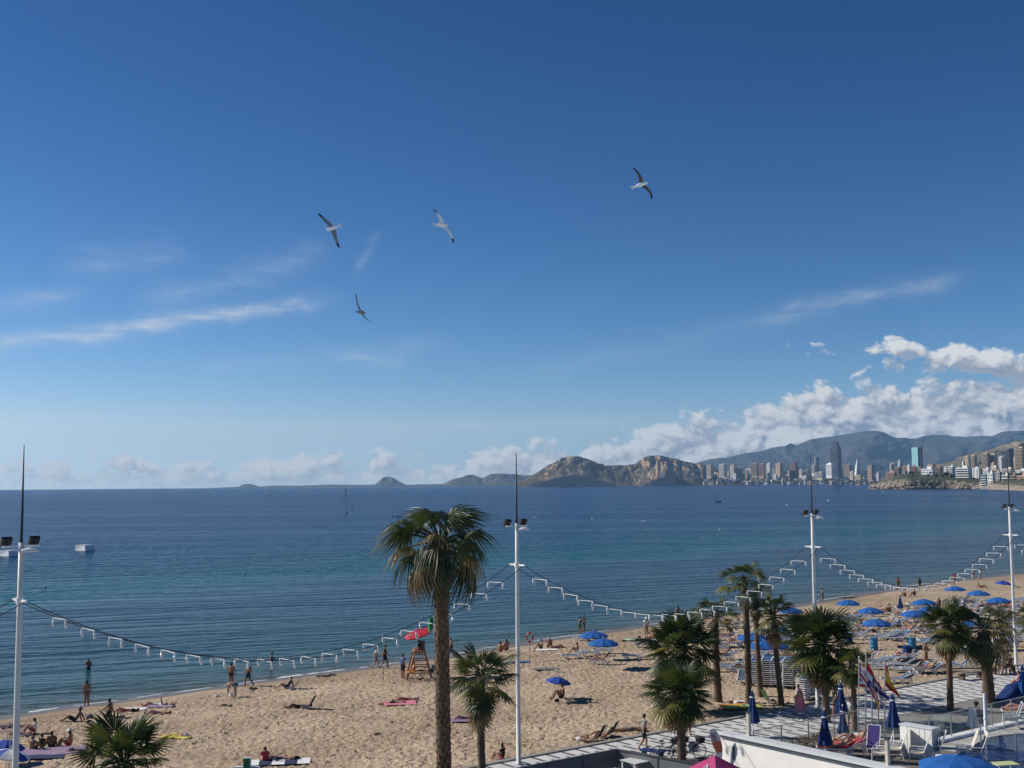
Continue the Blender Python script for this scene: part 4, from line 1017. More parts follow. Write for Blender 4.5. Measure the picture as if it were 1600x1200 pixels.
V3 = Vector
def sk(pel, sp, ch, nk, hd, sh, el_, wr, hn, hp, kn, an, to):
    J = {'pel': V3(pel), 'sp': V3(sp), 'ch': V3(ch), 'nk': V3(nk), 'hd': V3(hd)}
    J['ht'] = J['hd'] + (J['hd'] - J['nk']).normalized()*.095
    for s, i in (('l', 0), ('r', 1)):
        for nm, arr in (('sh', sh), ('el', el_), ('wr', wr), ('hn', hn), ('hp', hp), ('kn', kn), ('an', an), ('to', to)): J[nm + s] = V3(arr[i])
    return J
def lr(x, y, z, x2=None, y2=None, z2=None): return ((x, y, z), (x if x2 is None else x2, -y if y2 is None else y2, z if z2 is None else z2))
POSES = {
 'stand': sk((0,0,.93), (0,0,1.10), (.01,0,1.30), (.01,0,1.46), (.03,0,1.60), lr(0,.17,1.40), lr(-.02,.23,1.13), lr(.04,.25,.90), lr(.07,.25,.78), lr(0,.09,.88), lr(.02,.10,.49), lr(0,.11,.09), lr(.15,.13,.045)),
 'walk': sk((0,0,.92), (.01,0,1.09), (.03,0,1.29), (.04,0,1.45), (.07,0,1.59), lr(.02,.17,1.39), ((.10,.22,1.14),(-.12,-.22,1.15)), ((.24,.21,.96),(-.16,-.24,.92)), ((.30,.20,.88),(-.15,-.25,.80)), lr(0,.09,.87), ((.20,.09,.50),(-.08,-.10,.48)), ((.20,.10,.09),(-.36,-.10,.15)), ((.36,.11,.06),(-.26,-.12,.05))),
 'hold': sk((0,0,.93), (0,0,1.10), (.01,0,1.30), (.02,0,1.46), (.06,0,1.59), lr(0,.17,1.40), lr(.03,.24,1.14), lr(.22,.14,1.10), lr(.30,.08,1.12), lr(0,.09,.88), lr(.02,.10,.49), lr(0,.11,.09), lr(.15,.13,.045)),
 'sit': sk((0,0,.13), (-.05,0,.30), (-.02,0,.50), (.02,0,.65), (.06,0,.79), lr(-.02,.17,.60), lr(.14,.23,.42), lr(.32,.15,.44), lr(.40,.08,.44), lr(.05,.10,.12), lr(.40,.14,.50), lr(.62,.12,.09), lr(.76,.13,.05)),
 'sit_back': sk((0,0,.13), (-.10,0,.29), (-.20,0,.46), (-.24,0,.60), (-.26,0,.74), lr(-.22,.17,.55), lr(-.36,.24,.32), lr(-.42,.26,.09), lr(-.50,.27,.05), lr(.06,.10,.12), lr(.45,.14,.36), lr(.78,.13,.09), lr(.90,.15,.14)),
 'chair': sk((0,0,.52), (-.06,0,.69), (-.08,0,.90), (-.06,0,1.05), (-.01,0,1.18), lr(-.09,.17,.99), lr(.05,.24,.76), lr(.26,.18,.66), lr(.34,.14,.64), lr(.06,.10,.50), lr(.45,.12,.50), lr(.46,.12,.09), lr(.60,.13,.05)),
 'lie': sk((0,0,.12), (-.18,0,.13), (-.38,0,.14), (-.54,0,.15), (-.69,0,.17), lr(-.47,.17,.12), lr(-.24,.26,.08), lr(0,.24,.07), lr(.11,.22,.06), lr(.06,.09,.11), ((.46,.10,.30),(.48,-.11,.12)), ((.72,.11,.08),(.90,-.12,.08)), ((.84,.12,.09),(.94,-.14,.21))),
 'prone': sk((0,0,.14), (-.18,0,.12), (-.38,0,.14), (-.53,.02,.15), (-.67,.05,.14), lr(-.47,.17,.12), lr(-.62,.30,.07), lr(-.80,.20,.06), lr(-.86,.10,.06), lr(.06,.09,.12), lr(.48,.10,.09), lr(.88,.11,.08), lr(1.0,.13,.05)),
 'recline': sk((0,0,.50), (.14,0,.58), (.31,0,.70), (.43,0,.80), (.54,0,.90), lr(.37,.17,.74), lr(.20,.26,.56), lr(-.02,.24,.48), lr(-.12,.22,.47), lr(-.06,.09,.48), ((-.46,.10,.66),(-.48,-.11,.47)), ((-.75,.11,.46),(-.90,-.12,.44)), ((-.87,.12,.46),(-.93,-.13,.56))),
 'bend': sk((0,0,.86), (.14,0,.92), (.34,0,.92), (.48,0,.86), (.58,0,.78), lr(.42,.16,.90), lr(.48,.18,.62), lr(.50,.14,.38), lr(.52,.12,.26), lr(-.03,.09,.82), lr(.03,.10,.46), lr(-.02,.11,.09), lr(.13,.13,.045)),
 'kneel': sk((0,0,.30), (-.02,0,.46), (.02,0,.66), (.03,0,.81), (.06,0,.95), lr(0,.17,.75), lr(.16,.28,.56), lr(.36,.30,.40), lr(.45,.30,.34), lr(.03,.10,.28), lr(.36,.13,.09), lr(.0,.13,.08), lr(-.14,.13,.05)),
 'armup': None,
}
_l = {k: v.copy() for k, v in POSES['lie'].items()}
_l['ell'] = V3((-.45, .22, .36)); _l['wrl'] = V3((-.40, .20, .58)); _l['hnl'] = V3((-.38, .19, .68)); POSES['armup'] = _l
EDG = [('pel','sp'),('sp','ch'),('ch','nk'),('nk','hd'),('hd','ht')] + [(a+s if a not in ('ch','pel') else a, b+s) for s in 'lr' for a, b in (('ch','sh'),('sh','el'),('el','wr'),('wr','hn'),('pel','hp'),('hp','kn'),('kn','an'),('an','to'))]
RAD = {'pel': (.185,.145), 'sp': (.155,.125), 'ch': (.190,.135), 'nk': (.066,.066), 'hd': (.108,.122), 'ht': (.078,.088), 'sh': (.085,.085), 'el': (.056,.056), 'wr': (.042,.042), 'hn': (.055,.030), 'hp': (.125,.125), 'kn': (.080,.080), 'an': (.055,.055), 'to': (.058,.042)}
REG = {}   # region of an edge: 1 top, 2 bottom, 0 skin
def body_mesh(pose):
    J = POSES[pose]; names = list(J); me = bpy.data.meshes.new('b')
    me.from_pydata([J[n] for n in names], [(names.index(a), names.index(b)) for a, b in EDG], [])
    ob = bpy.data.objects.new('b', me); col.objects.link(ob)
    sm = ob.modifiers.new('s', 'SKIN'); sm.use_smooth_shade = True; sm.branch_smoothing = 0.4
    if not me.skin_vertices: 
        with bpy.context.temp_override(object=ob, active_object=ob): bpy.ops.mesh.customdata_skin_add()
    for i, n in enumerate(names):
        key = n if n in RAD else n[:-1]; d = me.skin_vertices[0].data[i]; d.radius = RAD[key]; d.use_root = (n == 'pel')
    ss = ob.modifiers.new('u', 'SUBSURF'); ss.levels = 1; ss.render_levels = 1
    dg = bpy.context.evaluated_depsgraph_get(); ev = ob.evaluated_get(dg); out = bpy.data.meshes.new_from_object(ev)
    bpy.data.objects.remove(ob)
    out.name = 'person_' + pose; out.materials.clear()
    for _ in range(5): out.materials.append(MATS['skin_tan'])
    segs = []
    for a, b in EDG:
        pa, pb = J[a], J[b]
        if (a, b) in (('pel','sp'),): r = 6
        elif a in ('sp',) or b.startswith('sh'): r = 2
        elif a.startswith('sh'): r = 5
        elif b.startswith('hp'): r = 3
        elif a.startswith('hp'): r = 4
        elif a == 'ch': r = 7
        elif a in ('nk', 'hd'): r = 8
        elif a.startswith('an'): r = 9
        else: r = 0
        segs.append((pa, pb, r))
    up = (J['hd'] - J['nk']).normalized(); fwd = V3((1, 0, 0)); fwd = (fwd - up*fwd.dot(up)).normalized() if abs(up.x) < .95 else V3((0, 0, 1))
    idx = []
    for p in out.polygons:
        c = p.center; best = 9; r = 0; tt = 0
        for pa, pb, q in segs:
            d = pb - pa; t = max(0, min(1, (c - pa).dot(d)/d.length_squared)); dd = (c - (pa + d*t)).length
            if dd < best: best, r, tt = dd, q, t
        k = 0
        if r == 2: k = 1
        elif r == 6: k = 1 if tt > .45 else 2
        elif r == 5: k = 1 if tt < .55 else 0
        elif r == 3: k = 2
        elif r == 4: k = 2 if tt < .30 else (4 if tt < .75 else 0)
        elif r == 7: k = 1 if tt < .4 else 0
        elif r == 8:
            h = c - J['hd']; k = 3 if (h.dot(up) > .035 or h.dot(fwd) < -.015) else 0
        idx.append(k)
    out.polygons.foreach_set('material_index', idx)
    return out
BODY = {k: body_mesh(k) for k in POSES}
HATM = {}
def person(loc, pose, deg, label, skin='tan', top=None, bottom='black', hair='dark', legs=None, hat=None, s=1.0, dz=0.0, group=None):
    """slots: skin, top, bottom, hair, lower shorts"""
    o = bpy.data.objects.new('person', BODY[pose]); col.objects.link(o)
    sk_ = MATS['skin_' + skin]
    for i, m_ in enumerate((sk_, MATS['cloth_' + top] if top else sk_, MATS['cloth_' + bottom] if bottom else sk_, MATS['hair_' + hair], MATS['cloth_' + legs] if legs else sk_)):
        o.material_slots[i].link = 'OBJECT'; o.material_slots[i].material = m_
    o.location = Vector(loc) + Vector((0, 0, dz)); o.rotation_euler.z = R(deg); o.scale = (s, s, s)
    tag(o, label, 'person', group)
    if hat:
        J = POSES[pose]; b = MB(); up = (J['hd'] - J['nk']).normalized(); M = up.to_track_quat('Z', 'Y').to_matrix()
        b.lathe([(.17, .035), (.18, .04), (.118, .06), (.105, .13), (.03, .165)], 10, c=J['hd'], M=M); b.build('hat', 'cloth_' + hat, o, True)
    return o
PPL = [
 ('stand', 135, 1103, 100, 'bather in swim bottoms stepping into the sea at left', dict(skin='tan', bottom='brown2', s=1.0)),
 ('hold', 138, 1054, -60, 'bather standing thigh-deep in the sea, hands together', dict(skin='brown', bottom='navy', dz=-.55)),
 ('stand', 361, 1073, 80, 'bather with dark trunks standing at the water edge', dict(skin='tan', bottom='black', s=1.03)),
 ('walk', 388, 1073, 175, 'man in dark shorts striding left along the water edge', dict(skin='tan', bottom='navy', legs='navy', s=1.05)),
 ('bend', 368, 1089, 180, 'person bending over a white bag near the water', dict(skin='fair', bottom='teal')),
 ('hold', 424, 1046, 20, 'dark figure standing knee-deep in the sea at left', dict(skin='brown', bottom='black', dz=-.45)),
 ('walk', 587, 1044, 10, 'woman in pale top and skirt walking beside a man in dark clothes', dict(skin='fair', top='white', bottom='lilac', legs='lilac', s=.97)),
 ('walk', 601, 1044, 10, 'man in dark clothes walking along the shore beside a woman', dict(skin='tan', top='black', bottom='black', legs='black', s=1.1)),
 ('stand', 629, 1061, 40, 'man in blue shirt and dark shorts standing left of the lifeguard chair', dict(skin='tan', top='blue', bottom='black', legs='black', s=1.06)),
 ('hold', 906, 990, 60, 'left one of the couple standing close at the water edge', dict(skin='tan', top='grey', bottom='green', legs='green')),
 ('stand', 913, 986, 200, 'right one of the couple standing close at the water edge', dict(skin='brown', top='black', bottom='black', legs='black')),
 ('hold', 1010, 994, -80, 'person with white hat and white top standing behind the bushy palms', dict(skin='tan', top='white', bottom='khaki', hat='white')),
 ('stand', 1403, 919, 80, 'left of two bathers standing in the sea on the right', dict(skin='tan', bottom='green', dz=-.2)),
 ('stand', 1437, 917, 100, 'right of two bathers standing in the sea on the right', dict(skin='brown', bottom='black', dz=-.3)),
 ('stand', 1201, 951, 90, 'dark figure at the water edge above the leaning palm', dict(skin='brown', top='black', bottom='black', legs='black')),
 ('stand', 1521, 907, 20, 'left of two strollers on the far wet sand', dict(skin='tan', top='grey', bottom='navy')),
 ('walk', 1531, 906, 10, 'right of two strollers on the far wet sand', dict(skin='tan', top='red', bottom='black')),
 ('stand', 1491, 915, 60, 'reddish figure behind the festoon string at far right', dict(skin='tan', top='red', bottom='grey')),
 ('hold', 1447, 1040, -60, 'barefoot bather in pale trunks standing on the boards by the bins', dict(skin='tan', bottom='khaki', s=.95)),
 ('sit', 55, 1147, 190, 'seated person in a white shirt near the left mast', dict(skin='tan', top='white', bottom='red', s=1.05)),
 ('sit', 50, 1176, 80, 'bare-backed sitter at the left end of the group of four', dict(skin='tan', bottom='black')),
 ('sit', 64, 1170, 60, 'second sitter from the left in the group of four', dict(skin='tan', top='black', bottom='green', s=.9)),
 ('sit', 80, 1169, 100, 'third sitter from the left in the group of four, dark hair', dict(skin='brown', bottom='black')),
 ('sit', 110, 1168, 175, 'sitter in a white hat at the right end of the group of four', dict(skin='tan', bottom='red', hat='white', s=1.05)),
 ('kneel', 172, 1121, 170, 'broad bare-backed man kneeling above the palm crown', dict(skin='brown', bottom='black', s=1.1)),
 ('sit_back', 118, 1128, 185, 'reclining sitter in grey with bag near the water at left', dict(skin='brown', top='grey', bottom='black', legs='black', hat='grey')),
 ('lie', 12, 1138, 10, 'sunbather lying at the very left edge', dict(skin='tan', bottom='black')),
 ('lie', 198, 1113, 185, 'sunbather with bent knees beside a dark bag', dict(skin='pinkish', bottom='red')),
 ('armup', 243, 1104, 180, 'sunbather on her back raising one arm', dict(skin='pinkish', top='white', bottom='white')),
 ('lie', 248, 1117, 180, 'flat sunbather just below the one raising an arm', dict(skin='pinkish', bottom='purple')),
 ('prone', 275, 1152, 160, 'sunbather on a towel right of the bottom-left palm crown', dict(skin='tan', bottom='yellow', hat='white')),
 ('sit_back', 449, 1076, 190, 'person in dark blue leaning back on the sand by the foam', dict(skin='fair', top='navy', bottom='navy')),
 ('lie', 468, 1107, 190, 'sunbather with feet up beside the dark low chair', dict(skin='brown', bottom='black')),
 ('lie', 636, 1096, 190, 'upper of two sunbathers lying side by side mid beach', dict(skin='pinkish', bottom='red')),
 ('prone', 615, 1101, 185, 'lower of two sunbathers lying side by side mid beach', dict(skin='pinkish', bottom='black')),
 ('lie', 728, 1126, 185, 'sunbather on a lilac towel between the two front palms', dict(skin='pinkish', bottom='purple')),
 ('sit', 786, 1188, 150, 'dark-haired sitter by the promenade left of the middle mast', dict(skin='fair', top='black', bottom='pink', s=.9)),
 ('sit', 414, 1193, 100, 'long-haired sitter on a pale towel at the bottom edge', dict(skin='fair', top='red', bottom='pink', hair='brownhair', s=.9)),
 ('lie', 440, 1190, 185, 'sunbather lying on a striped towel at the bottom edge', dict(skin='pinkish', bottom='navy')),
 ('sit', 847, 1015, 190, 'left sitter of the pair beside the lifebuoy post', dict(skin='tan', bottom='black')),
 ('sit', 858, 1012, 80, 'upright grey-haired sitter beside the lifebuoy post', dict(skin='tan', bottom='purple', hair='greyhair', s=1.1)),
 ('lie', 868, 1013, 0, 'sunbather stretched out right of the pair by the lifebuoy', dict(skin='tan', bottom='purple')),
 ('sit', 792, 1017, 120, 'dark-haired sitter behind the middle mast', dict(skin='tan', bottom='black', s=1.15)),
 ('sit', 781, 1020, 60, 'tanned sitter half hidden by the small dark palm', dict(skin='tan', bottom='red', s=1.1)),
 ('prone', 985, 1143, 185, 'sunbather with grey cloth lying beside the red folding chair', dict(skin='brown', bottom='grey')),
 ('lie', 1160, 1101, 0, 'sunbather on an orange towel at the foot of a palm', dict(skin='pinkish', bottom='white', top='white')),
 ('sit', 1415, 932, 200, 'left of two sitters near the water below the festoon', dict(skin='tan', bottom='black')),
 ('sit', 1430, 931, 190, 'right of two sitters near the water, in dark clothes', dict(skin='brown', top='black', bottom='black')),
 ('sit_back', 1532, 919, 0, 'tanned sunbather leaning back between two far parasols', dict(skin='tan', bottom='red')),
 ('lie', 1035, 1004, 0, 'sunbather lying behind the bushy palm', dict(skin='pinkish', bottom='red')),
 ('walk', 705, 1028, 190, 'stroller behind the tall palm trunk at the water edge', dict(skin='tan', bottom='navy', legs='navy')),
 ('stand', 1060, 972, 100, 'bather at the water edge above the bushy palms', dict(skin='tan', bottom='red')),
 ('walk', 1285, 941, 10, 'stroller on the wet sand right of the third mast', dict(skin='brown', bottom='black')),
 ('lie', 36, 1150, 170, 'sunbather lying just behind the left mast', dict(skin='brown', bottom='red')),
 ('sit', 1115, 985, 180, 'sitter near the water behind the thick bare trunk', dict(skin='fair', bottom='navy')),
 ('lie', 1090, 976, 0, 'sunbather stretched on the sand above the bushy palms', dict(skin='pinkish', bottom='black')),
 ('sit', 1468, 948, 100, 'bare-backed person sitting behind the slender dark palm', dict(skin='tan', bottom='black', s=1.1)),
]
mat('cloth_brown2', (0.17, 0.085, 0.05), 0.8)
TOWELS = []
WADE = {138: (1046, .80), 424: (1037, .72), 1403: (917, .35), 1437: (915, .45)}
for pose, x, y, deg, lab, kw in PPL:
    p = S(x, y)
    if x in WADE: p = G(x, WADE[x][0], 0.0); kw['dz'] = -WADE[x][1]
    person(p, pose, deg, lab, **kw)

# towels and small belongings
def towel(x, y, deg, c, label, w=.8, l=1.7):
    p = S(x, y); b = MB(); rnd = random.Random(int(x*7 + y))
    b.grid(lambda u, v: ((u-.5)*l, (v-.5)*w, .12 + .02*nz(u*5 + x, v*4 + y)), 10, 6)
    o = b.build('towel', 'cloth_' + c if not isinstance(c, list) else ['cloth_' + q for q in c], None, True, p, R(deg))
    if isinstance(c, list): o.data.polygons.foreach_set('material_index', [(i % 10)//2 % len(c) for i in range(60)])
    return tag(o, label, 'towel', 'towels on the sand')
for a in ((75, 1178, 15, 'lilac', 'large lilac blanket under the group of four', 2.0, 3.6), (250, 1106, 0, 'lilac', 'towel under the sunbather raising an arm'), (728, 1128, 0, 'lilac', 'lilac towel between the two front palms', 1.0, 2.0),
          (435, 1194, 8, ['white', 'navy'], 'striped towel at the bottom edge', 1.2, 3.0), (855, 1017, 5, 'white', 'white towel by the pair beside the lifebuoy', .9, 1.8), (810, 1036, 0, 'blue', 'blue mat left of the lifebuoy post', .8, 1.8), (853, 1047, 5, 'grey', 'grey-blue towel above the lone blue umbrella', 1.0, 1.8),
          (993, 1001, 0, 'green2', 'pale green towel below the person in the white hat', 1.1, 2.2), (1155, 1105, 10, 'orange', 'orange towel under a sunbather by a palm', 1.0, 2.3), (1143, 1108, 10, 'lime', 'yellow-green towel near the promenade kerb', 1.1, 2.3), (1154, 1104, 0, 'teal', 'small turquoise cloth on the yellow-green towel', .4, .6) ,
          (275, 1154, -20, 'yellow', 'yellow towel right of the bottom-left palm crown'), (60, 1186, 5, 'navy', 'dark blue mat below the two striped parasols', .9, 2.6), (625, 1101, 8, 'pink', 'pinkish towel under two sunbathers mid beach', 1.4, 2.0), (210, 1110, 0, 'white', 'white towel left of the arm-raising sunbather', .7, 1.5)):
    for q in (a[3] if isinstance(a[3], list) else [a[3]]):
        if 'cloth_' + q not in MATS: mat('cloth_' + q, {'green2': (0.42, 0.60, 0.42), 'lime': (0.42, 0.55, 0.10)}[q], 0.9)
    if a[4].startswith('small turq'): a = (1168, 1104) + a[2:]
    if a[4].startswith('yellow-green'): a = (1158, 1107) + a[2:]
    towel(*a)
def bag(x, y, c, label, s=.4):
    s *= .36; p = S(x, y); b = MB(); b.lathe([(.25*s, 0), (.62*s, .12*s), (.66*s, .5*s), (.42*s, .85*s), (.12*s, .95*s)], 9)
    for i, v in enumerate(b.v): b.v[i] = (v[0]*1.25 + nz(i*1.7)*.06*s, v[1]*.8 + nz(i*2.3)*.06*s, v[2])
    o = b.build('bag', 'cloth_' + c, None, True, p, R(x % 60))
    h = MB(); h.tube([(-.2*s, 0, .85*s), (-.1*s, 0, 1.2*s), (.1*s, 0, 1.2*s), (.2*s, 0, .85*s)], .03*s, 5); h.build('strap', 'cloth_' + c, o)
    return tag(o, label, 'bag', 'bags on the sand')
for a in ((339, 1089, 'white', 'white bundle left of the bending person', .5), (362, 1089, 'white', 'white bag under the bending person', .7), (208, 1113, 'black', 'black bag beside the bent-kneed sunbather', .7), (270, 1104, 'black', 'dark bag at the head of the arm-raising sunbather', .6), (92, 1168, 'white', 'white bag in the group of four', .6), (112, 1176, 'navy', 'dark rucksack at the corner of the lilac blanket', .7),
          (140, 1123, 'grey', 'grey beach bag right of the reclining sitter', .8), (458, 1078, 'white', 'small white bag beside the person in dark blue', .4), (870, 1097, 'black', 'black rucksack under the lone blue umbrella', .6), (975, 1003, 'black', 'black tyre-shaped bag near the shore parasols', .6), (999, 997, 'navy', 'dark bag beside the pale green towel', .6), (463, 1190, 'black', 'black draped bag on the striped towel', .8)): bag(*a)

# ---------------------------------------------------------------- sunbeds
def lounger_meshes(flat=False):
    fr = MB(); L = 1.9; w = .62
    for s in (-1, 1): fr.bar((-L/2, s*w/2, .34), (L/2*.98 if flat else .30, s*w/2, .34), .075, .07)
    fr.bar((-L/2, -w/2, .34), (-L/2, w/2, .34), .05); fr.bar((.30, -w/2, .33), (.30, w/2, .33), .05)
    seat = MB(); seat.grid(lambda u, v: (-L/2 + .04 + u*1.22, (v-.5)*w*.94, .355 - .03*math.sin(math.pi*u)), 5, 2)
    back = MB(); a = R(4 if flat else 34); l2 = .70
    back.grid(lambda u, v: (.30 + math.cos(a)*l2*u, (v-.5)*w*.94, .355 + math.sin(a)*l2*u - .02*math.sin(math.pi*u)), 4, 2)
    bf = MB()
    for s in (-1, 1): bf.bar((.30, s*w/2, .345), (.30 + math.cos(a)*l2, s*w/2, .345 + math.sin(a)*l2), .06)
    bf.bar((.30 + math.cos(a)*l2, -w/2, .345 + math.sin(a)*l2), (.30 + math.cos(a)*l2, w/2, .345 + math.sin(a)*l2), .05)
    legs = []
    for x0 in (-.62, .38):
        for s in (-1, 1):
            b = MB(); b.bar((x0 - .17, s*w*.5, .33), (x0, s*w*.5, .015), .085, .06); b.bar((x0 + .17, s*w*.5, .33), (x0 + .01, s*w*.5, .015), .085, .06); legs.append(b.mesh('leg', 'white_plastic'))
    return fr.mesh('frame', 'white_plastic'), seat, back, bf.mesh('back_frame', 'white_plastic'), legs
_fr, _seat, _back, _bf, _legs = lounger_meshes()
SEAT = {c: _seat.mesh('seat', c) for c in ('sling_blue', 'sling_grey')}; BACK = {c: _back.mesh('backrest', c) for c in ('sling_blue', 'sling_grey')}
def lounger(p, deg, label, c='sling_blue', group='sunbeds on the beach'):
    o = thing('sunbed', label, 'sunbed', p, R(deg), group)
    link('frame', _fr, o); link('seat', SEAT[c], o); bk = link('backrest', BACK[c], o); link('back_frame', _bf, bk)
    for l in _legs: link('leg', l, o)
    return o
ORD = ['first', 'second', 'third', 'fourth', 'fifth', 'sixth', 'seventh', 'eighth', 'ninth', 'tenth', 'eleventh', 'twelfth', 'thirteenth']
ROWS = [
 ('in the small cluster under the two shore parasols', [(912, 1001), (925, 1002), (896, 1030), (925, 1026), (945, 1022), (940, 1039), (992, 1031), (1008, 1012)]),
 ('in the row behind the thick bare trunk', [(1132, 984), (1146, 981), (1160, 979), (1192, 992)]),
 ('in the row below the parasols between the palm trunks', [(1129, 1017), (1150, 1011), (1166, 1010), (1192, 1024), (1136, 1032)]),
 ('in the row left of the sunbed stacks', [(1134, 1050), (1146, 1046), (1160, 1068)]),
 ('in the row beside the left blue bin', [(1220, 986), (1236, 984), (1248, 978), (1206, 1025), (1232, 1020)]),
 ('in the row under the left far parasols', [(1306, 974), (1319, 971), (1331, 969), (1345, 968), (1358, 964), (1374, 960), (1386, 961)]),
 ('in the middle row below the centre parasols', [(1322, 987), (1338, 985), (1352, 984), (1372, 979), (1385, 980), (1399, 976), (1411, 974), (1424, 972), (1445, 971)]),
 ('in the row right of the navy bin', [(1345, 1000), (1375, 1001), (1391, 999), (1405, 998), (1420, 990), (1432, 987), (1452, 986)]),
 ('in the upper row by the white closed parasol', [(1402, 955), (1414, 953), (1428, 951), (1441, 954), (1450, 949)]),
 ('in the far row behind the slender palm', [(1473, 947), (1484, 945), (1495, 943), (1508, 941), (1516, 946), (1502, 955), (1514, 957), (1490, 953), (1478, 957)]),
 ('in the far right row under the last parasols', [(1536, 938), (1548, 948), (1562, 947), (1572, 946), (1590, 942), (1578, 962), (1598, 955), (1560, 965), (1530, 962), (1586, 975)]),
 ('in the row beside the right blue bin', [(1440, 1010), (1456, 1008)]),
 ('in the row behind the flag tops', [(1366, 1041), (1380, 1039), (1396, 1036), (1409, 1035)]),
 ('in the front row near the promenade', [(1430, 1051), (1450, 1053), (1474, 1051), (1496, 1047), (1400, 1068), (1412, 1068)]),
]
OCC = {(940, 1039): 'tan', (1146, 981): 'fair', (1160, 979): 'brown', (1319, 971): 'pinkish', (1386, 961): 'tan', (1424, 972): 'tan', (1420, 990): 'pinkish', (1432, 987): 'pinkish', (1452, 986): 'tan', (1508, 941): 'tan', (1516, 946): 'brown',
       (1484, 945): 'tan', (1450, 1053): 'fair', (1474, 1051): 'brown', (1352, 984): 'fair', (1414, 953): 'tan', (1562, 947): 'brown'}
_rl = random.Random(2)
for phrase, pts in ROWS:
    for i, (x, y) in enumerate(sorted(pts)):
        p = S(x, y); deg = _rl.uniform(-24, 2) if (x, y) != (1160, 1068) else 75
        lounger(p, deg, f'{ORD[i]} white-framed sunbed from the left {phrase}', _rl.choice(['sling_blue', 'sling_blue', 'sling_grey']))
        if (x, y) in OCC:
            person(p, 'recline', deg, f'sunbather on the {ORD[i]} sunbed {phrase}', skin=OCC[(x, y)], bottom=_rl.choice(['black', 'navy', 'red', 'purple']), hair=_rl.choice(['dark', 'greyhair', 'brownhair']), top=_rl.choice([None, None, 'white', 'black']), dz=-.06)
for (x, y, deg, lab, kw) in ((903, 1028, 170, 'bare-backed person sitting up on a sunbed by the shore parasols', dict(skin='tan', bottom='white')), (1147, 1013, 200, 'pale sitter in a pink skirt on a sunbed seen from behind', dict(skin='pinkish', bottom='red', hair='greyhair')), (1391, 962, 190, 'tanned sitter upright on the end of a sunbed', dict(skin='brown', bottom='black')), (1028, 1006, 190, 'dark-shirted person sitting up behind the bushy palm', dict(skin='tan', top='black', bottom='navy')), (1015, 1010, 190, 'red-haired sunbather sitting up left of the bushy palm', dict(skin='pinkish', bottom='black', hair='brownhair'))):
    person(S(x, y), 'sit', deg, lab, dz=.36, **kw)
# more beds filling the hired part of the beach, some taken
_zones = [('between the twin palm trunks and the stacks', [(1128, 1196, 975, 1058)], 8), ('between the leaning palm and the wide palm', [(1215, 1262, 972, 1035)], 8), ('in the middle of the hired rows', [(1300, 1420, 962, 1006)], 15), ('at the far end of the hired rows', [(1470, 1600, 935, 985)], 16), ('near the boards and bins', [(1440, 1470, 985, 1010)], 4), ('just above the promenade kerb behind the flags', [(1350, 1420, 1030, 1062)], 6)]
for _ph, _rc, _n in _zones:
    _c = []
    while len(_c) < _n:
        x0, x1, y0, y1 = _rc[0]; _c.append((_rl.uniform(x0, x1), _rl.uniform(y0, y1)))
    for i, (x, y) in enumerate(sorted(_c)):
        p = S(x, y); deg = _rl.uniform(-26, 4); nm = f'{i+1}th' if i > 12 else ORD[i]
        lounger(p, deg, f'{nm} loose sunbed from the left {_ph}', _rl.choice(['sling_blue', 'sling_blue', 'sling_grey']))
        if _rl.random() < .38: person(p, 'recline', deg, f'sunbather on the {nm} loose sunbed {_ph}', skin=_rl.choice(list(SKINS)), bottom=_rl.choice(['black', 'navy', 'red', 'teal', 'green']), top=_rl.choice([None, None, None, 'white', 'red', 'black']), hair=_rl.choice(['dark', 'greyhair', 'brownhair', 'blond']), dz=-.06)
# stacks of sunbeds: every bed of a stack is its own
_ff, _fs, _fb, _fbf, _fl = lounger_meshes(True)
FS, FB = _fs.mesh('seat', 'sling_blue'), _fb.mesh('backrest', 'sling_blue')
_lg = MB()
for x0 in (-.62, .38):
    for s in (-1, 1): _lg.bar((x0 - .17, s*.31, .33), (x0, s*.31, .1), .06, .045); _lg.bar((x0 + .17, s*.31, .33), (x0 + .01, s*.31, .1), .06, .045)
FL = _lg.mesh('legs', 'white_plastic')
STK = [(1183, 1070, 12, 68, 'left of the slim leaning palm'), (1200, 1072, 13, 72, 'directly behind the leaning palm'), (1217, 1072, 12, 66, 'right of the leaning palm'), (1234, 1074, 13, 70, 'left of the third mast'), (1251, 1074, 11, 64, 'beside the third mast'), (1266, 1092, 9, 40, 'behind the pink dress'),
       (1583, 1002, 9, -20, 'left of the right mast'), (1596, 1004, 8, -30, 'right of the right mast'), (1571, 1012, 4, -10, 'low beside the counter')]
for x, y, n, deg, where in STK:
    p = S(x, y)
    for i in range(n):
        o = thing('stacked_sunbed', f'sunbed in the stack {where}, counted {ORD[i]} from the ground', 'sunbed', p + Vector((_rl.uniform(-.03, .03), _rl.uniform(-.03, .03), i*.125 - .08)), R(deg + _rl.uniform(-2, 2)), 'sunbeds stacked by the promenade')
        link('frame', _ff, o); link('seat', FS, o); link('backrest', FB, o); link('legs', FL, o)

